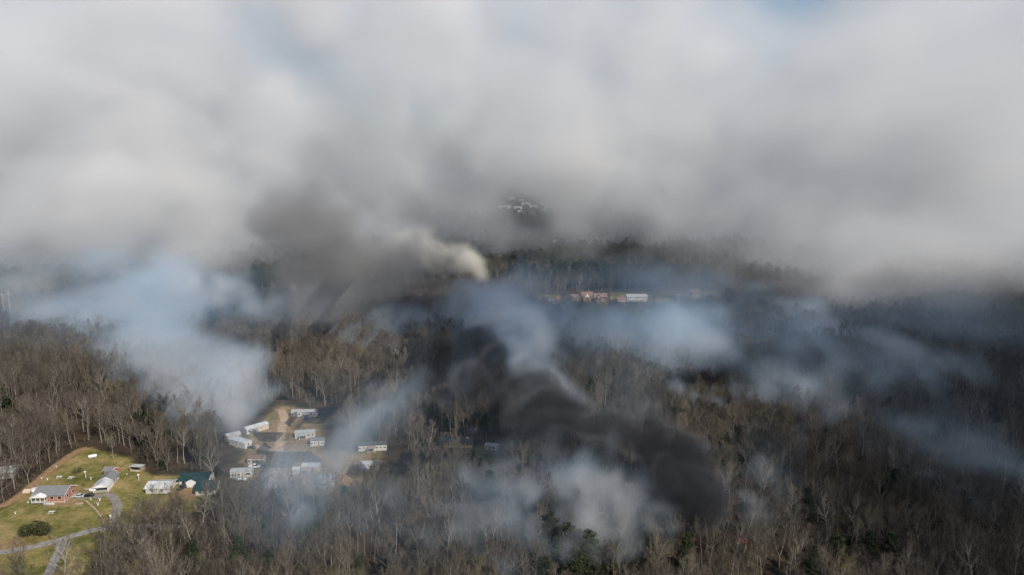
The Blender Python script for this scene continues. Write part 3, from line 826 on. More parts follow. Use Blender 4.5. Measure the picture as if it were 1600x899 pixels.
# ------------------------------------------------------------------ vehicles
def paint(name, c, rough=.3):
    m = bpy.data.materials.new(name); m.use_nodes = True
    nt = m.node_tree; b = nt.nodes['Principled BSDF']
    f = noise(nt, 3.0, 4)
    cr = ramp(nt, f, [(0.3, tuple(x * .85 for x in c)), (0.7, c)])
    nt.links.new(cr, b.inputs['Base Color'])
    b.inputs['Roughness'].default_value = rough
    b.inputs['Coat Weight'].default_value = 0.4
    return m
M_TYRE = two('tyre rubber', (0.012, 0.012, 0.012), (0.03, 0.03, 0.03), 2.0)
M_LAMP = paint('lamp lens', (0.7, 0.7, 0.66), .1)
M_REDL = paint('tail lamp', (0.35, 0.02, 0.02), .2)
def car(label, p, rz, pm, kind='sedan', cat='car', name='parked_car', group=None):
    o = empty(name, p, rz, label, cat, group)
    L, Wd = (4.7, 1.8) if kind == 'sedan' else (5.4, 1.95)
    if kind == 'sedan':
        low = [(-2.3, .3), (2.25, .3), (2.35, .6), (2.2, .82), (.95, .95), (-1.6, .98), (-2.25, .95), (-2.35, .65)]
        cab = [(-1.75, .985), (.95, .955), (.35, 1.42), (-1.05, 1.45)]
    elif kind == 'truck':
        low = [(-2.65, .4), (2.6, .4), (2.7, .75), (2.55, 1.05), (1.1, 1.15), (-2.6, 1.15), (-2.7, .8)]
        cab = [(-.75, 1.155), (1.25, 1.155), (.75, 1.75), (-.65, 1.78)]
    else:
        low = [(-2.4, .35), (2.4, .35), (2.5, .7), (2.3, 1.05), (1.2, 1.12), (-2.4, 1.12), (-2.5, .7)]
        cab = [(-2.35, 1.125), (1.25, 1.125), (.65, 1.72), (-2.2, 1.75)]
    MB().prism(low, -Wd / 2, Wd / 2, 'y').build('body', pm, o, bevel=.06)
    gl = MB().prism(cab, -Wd / 2 + .1, Wd / 2 - .1, 'y').build('window', M_GLASS, o)
    tz = max(z for _, z in cab); xs_ = [x_ for x_, z in cab if z > tz - .1]
    MB().box(min(xs_) - .03, max(xs_) + .03, -Wd / 2 + .12, Wd / 2 - .12, tz - .035, tz + .05).build('roof', pm, o, bevel=.02)
    for sx_ in (-1.45, 1.45):
        for sy_ in (-1, 1):
            y0 = sy_ * (Wd / 2 - .2); y1 = sy_ * (Wd / 2 + .02)
            wb = MB().tube([(sx_, y0, .33), (sx_, y1, .33)], .33, 14).build('wheel', M_TYRE, o)
            MB().tube([(sx_, y1 - sy_ * .01, .33), (sx_, y1 + sy_ * .012, .33)], .2, 10).build('rim', M_METAL, wb)
    fx = max(x_ for x_, z in low) - .08
    for sy_ in (-.6, .6):
        MB().box(fx - .05, fx + .10, sy_ - .18, sy_ + .18, .62, .78).build('headlight', M_LAMP, o)
        MB().box(-fx - .10, -fx + .05, sy_ - .18, sy_ + .18, .7, .88).build('taillight', M_REDL, o)
    return o
P_SILVER, P_BLACK, P_WHITE, P_BLUE, P_RED, P_DARK = paint('silver paint', (.52, .54, .56)), paint('black paint', (.012, .012, .014)), paint('white paint', (.78, .78, .77)), paint('blue paint', (.10, .17, .28)), paint('red paint', (.38, .03, .02)), paint('charcoal paint', (.04, .042, .05))
car('silver car parked beside the brick house', at(123, 777), R(186), P_SILVER)
car('black car parked nose to tail with the silver one', at(138, 776), R(183), P_BLACK)
car('cream estate car with dark windows parked behind the barn', at(273, 757), R(10), paint('cream paint', (.62, .56, .46)), 'estate')
car('dark pickup truck between the barn and the green roofed houses', at(285, 764), R(75), P_DARK, 'truck')
car('blue car in front of the long white trailer', at(479, 656), R(4), P_BLUE)
car('charcoal car at the end of the dirt side track', at(394, 701), R(-20), P_DARK)
car('white pickup truck beside the cream trailer on red earth', at(398, 731), R(5), P_WHITE, 'truck')
car('red metal wreck of a car lying in the wood', at(1160, 848), R(20), P_RED, 'estate')
# a covered boat on the ground by the lower trailer
def boat(p, rz, label):
    o = empty('boat', p, rz, label, 'boat')
    m = MB(); n = 9; v = []
    for k in range(n):
        t = k / (n - 1); x_ = -2.6 + 5.2 * t
        w = 1.0 * math.sqrt(max(0.02, 1 - max(0, (t - .35) / .65) ** 2))
        b = len(m.v)
        m.v += [(x_, -w, .9), (x_, -w * .75, .35), (x_, 0, .15 + .25 * t * t), (x_, w * .75, .35), (x_, w, .9), (x_, 0, 1.15)]
        if k:
            for q in range(6): m.f.append((b - 6 + q, b - 6 + (q + 1) % 6, b + (q + 1) % 6, b + q))
    m.f += [(5, 4, 3, 2, 1, 0), tuple(6 * (n - 1) + q for q in range(6))]
    m.build('hull', P_WHITE, o)
    MB().box(-1.8, 1.0, -.12, .12, -.1, .3).build('trailer_frame', M_METAL, o)
    for s_ in (-1, 1): MB().tube([(-.6, s_ * .75, .3), (-.6, s_ * .95, .3)], .3, 10).build('wheel', M_TYRE, o)
boat(at(379, 751), R(-4), 'white covered boat on a trailer in front of the lower left mobile home')

# ------------------------------------------------------------------ things on the lawn
M_PLAST = two('white plastic', (.66, .66, .64), (.78, .78, .76), 1.0, rough=.5)
M_FLOWER = mat('orange flowers', [(0.35, (.09, .10, .03)), (0.5, (.55, .20, .05)), (0.7, (.65, .30, .12))], 6.0)
def chair(p, rz, label, group=None):
    o = empty('lawn_chair', p, rz, label, 'chair', group)
    MB().box(-.35, .35, -.35, .3, .40, .48).build('seat', M_PLAST, o)
    MB().prism([(.28, .484), (.36, .484), (.5, 1.2), (.42, 1.2)], -.35, .35, 'x').build('backrest', M_PLAST, o)
    for sx_ in (-.3, .3):
        for sy_ in (-.3, .24): MB().box(sx_ - .04, sx_ + .04, sy_ - .04, sy_ + .04, -.1, .396).build('leg', M_PLAST, o)
    return o
def planter(p, label, s=1.0, group=None):
    o = empty('planter', p, 0, label, 'planter', group)
    MB().lathe([(.28 * s, -.1), (.24 * s, .12), (.14 * s, .25 * s), (.30 * s, .5 * s), (.46 * s, .8 * s), (.40 * s, .8 * s)], 14).build('urn', M_PLAST, o)
    T_, K_ = grow_bush(int(p.x * 7) % 97, [(0, 0, .95 * s, .34 * s, .34 * s, .28 * s)], .10, 90)
    K_.build('flowers', M_BUSH, o)
def table(p, rz, label):
    o = empty('picnic_table', p, rz, label, 'table')
    MB().box(-1.1, 1.1, -.45, .45, .72, .80).build('tabletop', M_PLAST, o)
    for s_ in (-1, 1):
        MB().box(-1.1, 1.1, s_ * .85 - .16, s_ * .85 + .16, .42, .48).build('bench', M_PLAST, o)
        MB().tube([(s_ * .8, -.95, -.1), (s_ * .8, -.2, .715)], .05, 4).build('leg', M_PLAST, o)
        MB().tube([(s_ * .8, .95, -.1), (s_ * .8, .2, .715)], .05, 4).build('leg', M_PLAST, o)
for k, px in enumerate((70.5, 74, 77, 80, 83.5)):
    w = ('leftmost chair', 'second chair from the left', 'middle chair', 'second chair from the right', 'rightmost chair')[k]
    chair(at(px, 789.5), R(180 + 8 * (k - 2)), f'white plastic {w} in the row of five below the porch', 'white lawn chairs in a row')
table(at(81, 802), R(5), 'white picnic table with benches standing alone below the row of chairs')
for px, py, s, lab in [(65, 748, 1.0, 'white urn planter at the dirt edge, lower of the two left of the lone shrub'), (88, 730, .9, 'white urn planter highest up the dirt edge'), (74, 750, 1.1, 'white urn planter on the upper lawn behind the left roof end'),
                       (142, 749, 1.1, 'white urn planter on the lawn left of the carport'), (198, 742, .8, 'small white urn planter on the grass below the open shelter'), (142, 781, .9, 'white urn planter beside the black car'),
                       (153, 789, 1.1, 'white urn planter inside the bend of the gravel drive'), (156, 782, 1.2, 'large white urn planter nearest the end of the gravel parking'), (44, 786, 1.0, 'white urn planter left of the brick house'), (24, 803, 1.0, 'white urn planter at the far left of the lower lawn')]:
    planter(at(px, py), lab, s)
table(at(93, 747), R(20), 'white picnic table on the upper lawn behind the brick house')
table(at(111, 748), R(-10), 'white picnic table below the round dark shrub')
def post(p, h, label, box=True):
    o = empty('birdhouse', p, 0, label, 'birdhouse')
    MB().box(-.09, .09, -.09, .09, -.3, h).build('pole', M_PLAST, o)
    MB().box(-.3, .3, -.25, .25, h + .004, h + .45).build('box', M_PLAST, o)
    MB().prism([(-.33, h + .454), (.33, h + .454), (0, h + .72)], -.38, .38, 'x').build('roof', M_PLAST, o)
post(at(217, 751), 2.4, 'white birdhouse on a pole on the grass right of the garage')
post(at(134, 747), 2.6, 'white birdhouse on a pole between picnic table and carport')
post(at(173, 812), 1.3, 'white box on a short post at the drive end')
def tank(p, rz, label, L=2.4, r=.6):
    o = empty('gas_tank', p, rz, label, 'tank')
    pts = [(-L / 2 - r * .5, 0, r + .25), (-L / 2 - r * .3, 0, r + .25), (-L / 2, 0, r + .25), (L / 2, 0, r + .25), (L / 2 + r * .3, 0, r + .25), (L / 2 + r * .5, 0, r + .25)]
    MB().tube(pts, [r * .3, r * .8, r, r, r * .8, r * .3], 14).build('body', M_PLAST, o, smooth=True)
    MB().lathe([(.16, 0), (.16, .2)], 10, (0, 0, 2 * r + .24)).build('valve_cap', M_PLAST, o)
    for s_ in (-1, 1): MB().box(s_ * L * .35 - .1, s_ * L * .35 + .1, -.4, .4, -.1, .4).build('leg', M_BLOCK, o)
tank(at(145, 769), R(12), 'white gas tank left of the carport', 2.0, .75)
tank(at(145, 716), R(30), 'white gas tank under the trees above the lawn', 3.0, .8)
def bed(p, rx, ry, label, sd):
    o = empty('flower_bed', p, 0, label, 'flower bed')
    T_, K_ = grow_bush(sd, [(0, 0, .25, rx, ry, .45)], .16, 40)
    K_.build('flowers', M_FLOWER, o)
    MB().lathe([(1, -.1), (1, .12), (.9, .15)], 18).build('edging', M_BLOCK, o).scale = (rx + .1, ry + .1, 1)
bed(at(80, 785), 2.0, .7, 'orange flower bed along the front of the brick house', 31)
bed(at(124, 787), 1.6, .8, 'orange flower bed on the lawn below the parked cars', 32)
bed(at(136, 764), 1.2, .7, 'orange flower bed between brick house and gas tank', 33)
# utility trailer and mower left of the house
o = empty('utility_trailer', at(57, 769), R(25), 'white box trailer left of the brick house', 'trailer')
MB().box(-1.6, 1.6, -.9, .9, .5, 1.9).build('box', P_WHITE, o, bevel=.05)
MB().tube([(1.6, 0, .5), (2.6, 0, .45)], .06, 5).build('drawbar', M_METAL, o)
for s_ in (-1, 1): MB().tube([(0, s_ * .92, .35), (0, s_ * 1.1, .35)], .35, 12).build('wheel', M_TYRE, o)
o = empty('log_pile', at(43, 769), R(10), 'pile of pale cut logs at the dirt edge left of the house', 'log pile')
m = MB(); q = random.Random(8)
for row in range(3):
    for k in range(6 - row): m.tube([(-1.3 + q.uniform(-.2, .2), -1.2 + k * .46 + row * .23, .2 + row * .36), (1.3 + q.uniform(-.2, .2), -1.2 + k * .46 + row * .23, .2 + row * .36)], .21, 8)
m.build('logs', two('cut wood', (.50, .40, .32), (.66, .56, .47), 1.2), o)

# shrubs on the lawn
def shrub(p, lobes, label, sd, leaf=.2, dens=26):
    o = empty('bush', p, 0, label, 'bush')
    T_, K_ = grow_bush(sd, lobes, leaf, dens)
    T_.build('stems', M_BARK, o); K_.build('foliage', M_BUSH, o)
    SOLO.append((p.x, p.y, 6))
shrub(at(55, 838), [(-3.3, 0, 2.3, 3.2, 3.0, 2.7), (.2, .8, 3.1, 3.3, 3.2, 3.3), (3.2, .2, 3.0, 3.2, 3.0, 3.1)], 'large dark evergreen bush above the road fork', 5, .26, 34)
shrub(at(122, 740), [(-.8, 0, 1.6, 1.8, 1.7, 1.6), (1.0, .2, 1.9, 1.8, 1.7, 1.5)], 'round dark shrub alone in the middle of the upper lawn', 9, .2, 22)
shrub(at(130, 761), [(0, 0, .9, 1.0, 1.0, .9)], 'small shrub behind the right end of the brick house', 12, .15, 30)
# small bare tree leaning at the fork
o = put_tree(KINDS[6], at(89, 855), .6, .42, 'small dark bare tree leaning at the road fork', tilt=(R(-4), R(-16)))

# ------------------------------------------------------------------ power line
M_POLE = two('weathered pole', (.30, .29, .27), (.42, .40, .38), 1.0)
def hframe(p, rz, label, h=26):
    o = empty('power_pole', p, rz, label, 'power pole', 'power poles of the line through the wood')
    for s_ in (-2.2, 2.2): MB().tube([(s_, 0, -1), (s_, 0, h)], [.32, .22], 8).build('pole', M_POLE, o)
    MB().box(-5.2, 5.2, -.34, -.26, h - 3.2, h - 2.8).build('crossarm', M_POLE, o)
    MB().tube([(-2.2, .1, h - 9), (2.2, .1, h - 4.5)], .1, 5).tube([(2.2, .14, h - 9), (-2.2, .14, h - 4.5)], .1, 5).build('brace', M_POLE, o)
    for s_ in (-4.8, 0, 4.8): MB().lathe([(.12, 0), (.16, .3), (.12, .6), (.16, .9), (.1, 1.2)], 8, (s_, -.3, h - 4.4)).build('insulator', M_BLOCK, o)
    return o
HP = [(dp(19, 545, 560), R(70), 'pale twin pole power mast rising from the wood at the left edge', 30)]
h0 = HP[0][0]
hframe(Vector((h0.x, h0.y, hgt(h0.x, h0.y))), R(20), HP[0][2], 31)
L0 = [at(905, 548), at(1270, 552), at(1720, 556)]
for k, p in enumerate(L0):
    hframe(p, R(88), ('twin pole power mast at the left end of the wires across the wood', 'twin pole power mast standing midway in the smoky clearing', 'twin pole power mast at the right edge of the wires')[k], 20)
for k, off in enumerate((-4.8, 0, 4.8)):
    m = MB()
    for a, b in zip(L0[:-1], L0[1:]):
        pts = []
        for t in np.linspace(0, 1, 13):
            q = a.lerp(b, float(t)); pts.append((q.x, q.y + off, q.z + 15.6 - 10 * t * (1 - t)))
        m.tube(pts, .045, 4)
    o = m.build('power_line', M_METAL)
    tag(o, ('nearest of the three wires strung across the wood', 'middle one of the three wires strung across the wood', 'farthest of the three wires strung across the wood')[k], 'wire')
rr = random.Random(11)
def near_word(px, py):
    """a findable place for a spot of the photograph"""
    spots = [((95, 770), 'the brick ranch house'), ((250, 762), 'the white metal roofed barn'), ((310, 760), 'the green roofed houses'), ((440, 700), 'the dirt road of the mobile homes'),
             ((575, 730), 'the smoke-wrapped trailers'), ((715, 695), 'the dark roofed cabin'), ((880, 870), 'the dark pine clump'), ((900, 790), 'the low white smoke puff'), ((1000, 780), 'the smouldering house'),
             ((1080, 720), 'the black smoke column'), ((1160, 845), 'the red metal wreck'), ((1540, 820), 'the thin blue smoke streak'), ((90, 860), 'the road fork'), ((300, 880), 'the bottom edge'), ((480, 880), 'the bottom edge'),
             ((650, 880), 'the bottom edge'), ((1250, 880), 'the bottom edge'), ((1400, 880), 'the bottom edge'), ((520, 620), 'the smoky woodland clearing')]
    return min(spots, key=lambda s: math.hypot(s[0][0] - px, 1.4 * (s[0][1] - py)))[1]

for _ in range(85):
    PINE_PX.append((rr.uniform(1050, 1590) if rr.random() < .6 else rr.uniform(360, 1000), rr.uniform(640, 925), rr.choice((1, 3, 1, 0)), rr.uniform(.75, 1.15)))
PINE_PX = [q for q in PINE_PX if all(inside(P, at(*q[:2]).x, at(*q[:2]).y) > 1 for P in (LAWN, PARK, CABIN, BURNT))]
pine_n = {}
for (px, py, k, s) in PINE_PX:
    p = at(px, py)
    SOLO.append((p.x, p.y, 3.8))
    shape = ('tall dark green pine with a rounded top', 'broad dark green pine full to the ground', 'tall pine with a bare lower trunk and high crown', 'small cone shaped dark green pine')[k]
    cx, cy = pixel(p + Vector((0, 0, PINES[k][3] * s * 0.6)))
    lab = f'{shape} by {near_word(cx, cy)}'
    pine_n.setdefault(lab, []).append((px, put_tree(PINES[k], p, rr.uniform(0, 6.28), (s * rr.uniform(.9, 1.1), s * rr.uniform(.9, 1.1), s * rr.uniform(.9, 1.1)), lab, 'dark green pines among the bare trees', 'pine_tree')))

# leafless trees one can point at: (base pixel, kind, scale, label)
for (px, py, k, s, lab) in [
    (45, 757, 4, .80, 'pale barked bare tree standing alone at the top edge of the lawn'),
    (23, 764, 1, .72, 'slender pale bare tree leaning over the dirt edge left of the lone pale tree'),
    (7, 788, 4, .75, 'forked bare tree at the lower end of the dirt strip beside the lawn'),
    (178, 720, 1, .75, 'bare tree in front of the wood above the red shed'),
    (247, 730, 2, .75, 'bushy bare tree between the open shelter and the white roofed barn'),
    (232, 722, 2, .62, 'low bushy bare tree right behind the open shelter'),
    (262, 736, 2, .60, 'round topped grey bare tree above the white roofed barn'),
    (337, 768, 1, 1.0, 'very tall pale bare tree right of the green roofed houses'),
    (352, 846, 3, 1.15, 'tallest pale trunk below the green roofed houses with high thin crown'),
    (508, 634, 1, .85, 'white trunked bare tree, taller one of the pair behind the long cream trailer'),
    (518, 630, 3, .75, 'white trunked bare tree, slimmer one of the pair behind the long cream trailer'),
    (484, 640, 4, .45, 'bent pale tree with flattened crown behind the long cream trailer'),
    (652, 880, 0, 1.1, 'large spreading bare tree with open round crown low in the middle of the wood'),
    (170, 905, 4, 1.15, 'large pale many limbed bare tree right of the side road'),
    (196, 890, 4, 1.05, 'large pale bare tree leaning beside the road where it enters the wood'),
    (240, 872, 4, 1.1, 'broad pale bare tree whose crown reaches up towards the white roofed barn'),
    (215, 900, 0, 1.0, 'grey bare tree with dense crown right of the side road'),
    (270, 868, 1, .95, 'slim pale bare tree just below the white roofed barn'),
    (305, 880, 1, 1.0, 'slim pale bare tree below the gap between barn and green roofed houses')]:
    p = at(px, py)
    SOLO.append((p.x, p.y, 3.0))
    put_tree(KINDS[k], p, rr.uniform(0, 6.28), s, lab)

# the wood: jittered points
def scatter(step, y0, y1, seed, fan=0.80, pad=60):
    r = np.random.default_rng(seed)
    ys = np.arange(y0, y1, step)
    xs = np.arange(-fan * y1 - pad, fan * y1 + pad, step)
    gx_, gy_ = np.meshgrid(xs, ys)
    gx_ = gx_ + r.uniform(-.48, .48, gx_.shape) * step
    gy_ = gy_ + r.uniform(-.48, .48, gy_.shape) * step
    x, y = gx_.ravel(), gy_.ravel()
    keep = np.abs(x) < fan * y + pad
    return x[keep], y[keep], r
x, y, r = scatter(6.1, 150, 1000, 5)
keep = np.ones(len(x), bool)
for P in CLEAR:
    d = inside(P, x, y)
    keep &= d > (1.5 if P is not LINE else 0)
for L, w in ((ROAD, 4.0), (SIDE, 3.6), (DRIVE, 3.2)):
    keep &= along(L, x, y) > w
for sx_, sy_, sr in SOLO:
    keep &= np.hypot(x - sx_, y - sy_) > sr
x, y = x[keep], y[keep]
z = hills(x, y)
kind = r.integers(0, 7, len(x))
size = r.uniform(0.62, 1.12, len(x))
young = r.random(len(x)) < 0.22
size[young] *= 0.6
rot = r.uniform(0, 6.283, len(x))
dist = np.hypot(x, y)
# in view and nearest: trees of their own
cxy = np.array([pixel((a, b, c + 12)) for a, b, c in zip(x, y, z)])
inview = (cxy[:, 0] > -10) & (cxy[:, 0] < 1610) & (cxy[:, 1] < 905)
order = np.argsort(np.where(inview, dist, 1e9))
own = np.zeros(len(x), bool)
own[order[:285]] = True
look = ('spreading grey bare tree', 'slender pale bare tree', 'bushy dark bare tree', 'tall narrow grey bare tree', 'low branched pale bare tree', 'upright grey bare tree', 'bare pole like tree with a small crown')
for i_ in np.nonzero(own)[0]:
    s = float(size[i_])
    w = 'young ' if young[i_] else ('big ' if s > 1.0 else '')
    lab = f'{w}{look[kind[i_]]} by {near_word(*cxy[i_])}'
    put_tree(KINDS[kind[i_]], (x[i_], y[i_], z[i_]), float(rot[i_]), (s * 1.02, s, s * float(r.uniform(.92, 1.1))), lab, f'bare trees by {near_word(*cxy[i_])}',
             tilt=(float(r.normal(0, .03)), float(r.normal(0, .03))))

# the rest of the wood: one mass of instanced trees
def mass(name, label, px_, py_, pz_, size_, rot_, kind_, meshes):
    me = bpy.data.meshes.new(name)
    n = len(px_)
    me.vertices.add(n)
    me.vertices.foreach_set('co', np.stack([px_, py_, pz_], -1).astype(np.float32).ravel())
    for nm, arr, tp in (('size', size_, 'FLOAT'), ('turn', rot_, 'FLOAT'), ('sort', kind_, 'INT')):
        a = me.attributes.new(nm, tp, 'POINT')
        a.data.foreach_set('value', np.asarray(arr, np.int32 if tp == 'INT' else np.float32))
    o = link_mesh(name, me)
    tag(o, label, 'woods', kind='stuff')
    g = bpy.data.node_groups.new(name, 'GeometryNodeTree')
    g.interface.new_socket('Geometry', in_out='INPUT', socket_type='NodeSocketGeometry')
    g.interface.new_socket('Geometry', in_out='OUTPUT', socket_type='NodeSocketGeometry')
    N = g.nodes.new
    gi, go = N('NodeGroupInput'), N('NodeGroupOutput')
    j = N('GeometryNodeJoinGeometry')
    def named(nm, tp):
        q = N('GeometryNodeInputNamedAttribute'); q.data_type = tp; q.inputs[0].default_value = nm
        return q.outputs[0]
    sz, tn, so = named('size', 'FLOAT'), named('turn', 'FLOAT'), named('sort', 'INT')
    cmb = N('ShaderNodeCombineXYZ'); g.links.new(tn, cmb.inputs[2])
    e2r = N('FunctionNodeEulerToRotation'); g.links.new(cmb.outputs[0], e2r.inputs[0])
    for k, src in enumerate(meshes):
        so_ob = bpy.data.objects.new(src.name, src)      # the pattern each instance repeats; not linked to the scene
        oi = N('GeometryNodeObjectInfo'); oi.inputs['Object'].default_value = so_ob
        cmpn = N('FunctionNodeCompare'); cmpn.data_type = 'INT'; cmpn.operation = 'EQUAL'
        ins = [s_ for s_ in cmpn.inputs if s_.type == 'INT']
        g.links.new(so, ins[0]); ins[1].default_value = k
        ip = N('GeometryNodeInstanceOnPoints')
        g.links.new(gi.outputs[0], ip.inputs['Points'])
        g.links.new(cmpn.outputs[0], ip.inputs['Selection'])
        g.links.new(oi.outputs['Geometry'], ip.inputs['Instance'])
        g.links.new(e2r.outputs[0], ip.inputs['Rotation'])
        g.links.new(sz, ip.inputs['Scale'])
        g.links.new(ip.outputs[0], j.inputs[0])
    g.links.new(j.outputs[0], go.inputs[0])
    md = o.modifiers.new('wood', 'NODES'); md.node_group = g
    return o
rest = ~own & (np.abs(x) < 0.80 * y + 50)
mass('woods', 'leafless grey brown wood covering the hillside', x[rest], y[rest], z[rest], size[rest], rot[rest], kind[rest], [k[2] for k in KINDS])

# evergreens beyond the houses and out to the town, seen only through the smoke
x2, y2, r2 = scatter(9.0, 790, 1150, 8, 0.5, 40)
k2 = (np.abs(x2 / y2 - 0.02) < 0.40)
x2, y2 = x2[k2], y2[k2]
x3, y3, r3 = scatter(22.0, 1150, 3000, 9, 0.22, 40)
k3 = (y3 < 1900) | (r3.random(len(x3)) < .12)
x3, y3 = x3[k3], y3[k3]
x2, y2 = np.concatenate([x2, x3]), np.concatenate([y2, y3])
mass('treeline', 'dark blue green evergreen wood beyond the houses', x2, y2, hills(x2, y2), r2.uniform(.8, 1.35, len(x2)) * np.where(y2 > 1900, .45, 1.0), r2.uniform(0, 6.28, len(x2)), r2.integers(0, 4, len(x2)), [p[2] for p in PINES])

# scrub below the trees and along the edges of the clearings
x4, y4, r4 = scatter(3.4, 185, 460, 14, 0.80, 20)
dmin = np.minimum.reduce([inside(P, x4, y4) for P in (LAWN, PARK, CABIN, BURNT)])
k4 = (dmin > -1.5) & ((dmin < 22) | (r4.random(len(x4)) < .35))
for L, w in ((ROAD, 3.0), (SIDE, 2.6), (DRIVE, 2.6)): k4 &= along(L, x4, y4) > w
x4, y4 = x4[k4], y4[k4]
mass('undergrowth', 'brown leafless scrub under the trees', x4, y4, hills(x4, y4) - .25, r4.uniform(.07, .20, len(x4)), r4.uniform(0, 6.28, len(x4)), r4.integers(0, 3, len(x4)), [KINDS[2][2], KINDS[5][2], KINDS[4][2]])
# ------------------------------------------------------------------ smoke
def upsample(a, axis, pos):
    i0 = np.floor(pos).astype(int); f = (pos - i0)
    i0 = i0 % a.shape[axis]; i1 = (i0 + 1) % a.shape[axis]
    f = f * f * (3 - 2 * f)
    sh = [1] * a.ndim; sh[axis] = -1
    f = f.reshape(sh).astype(np.float32)
    return np.take(a, i0, axis) * (1 - f) + np.take(a, i1, axis) * f

def fbm(xs, ys, zs, size, octv, seed, gain=0.55, stretch=(1, 1, 1)):
    """value-noise fbm on a separable grid, about 0..1; SIZE in metres"""
    rg = np.random.default_rng(seed)
    out, amp, tot = 0, 1.0, 0
    for o in range(octv):
        lat = rg.random((32, 32, 32), dtype=np.float32)
        s = size / (2 ** o)
        v = upsample(lat, 0, xs / (s * stretch[0]) + o * 3.7 + 900)
        v = upsample(v, 1, ys / (s * stretch[1]) + o * 5.1 + 900)
        v = upsample(v, 2, zs / (s * stretch[2]) + o * 1.3 + 900)
        out = out + amp * v; tot += amp; amp *= gain
    return (out / tot).astype(np.float32)

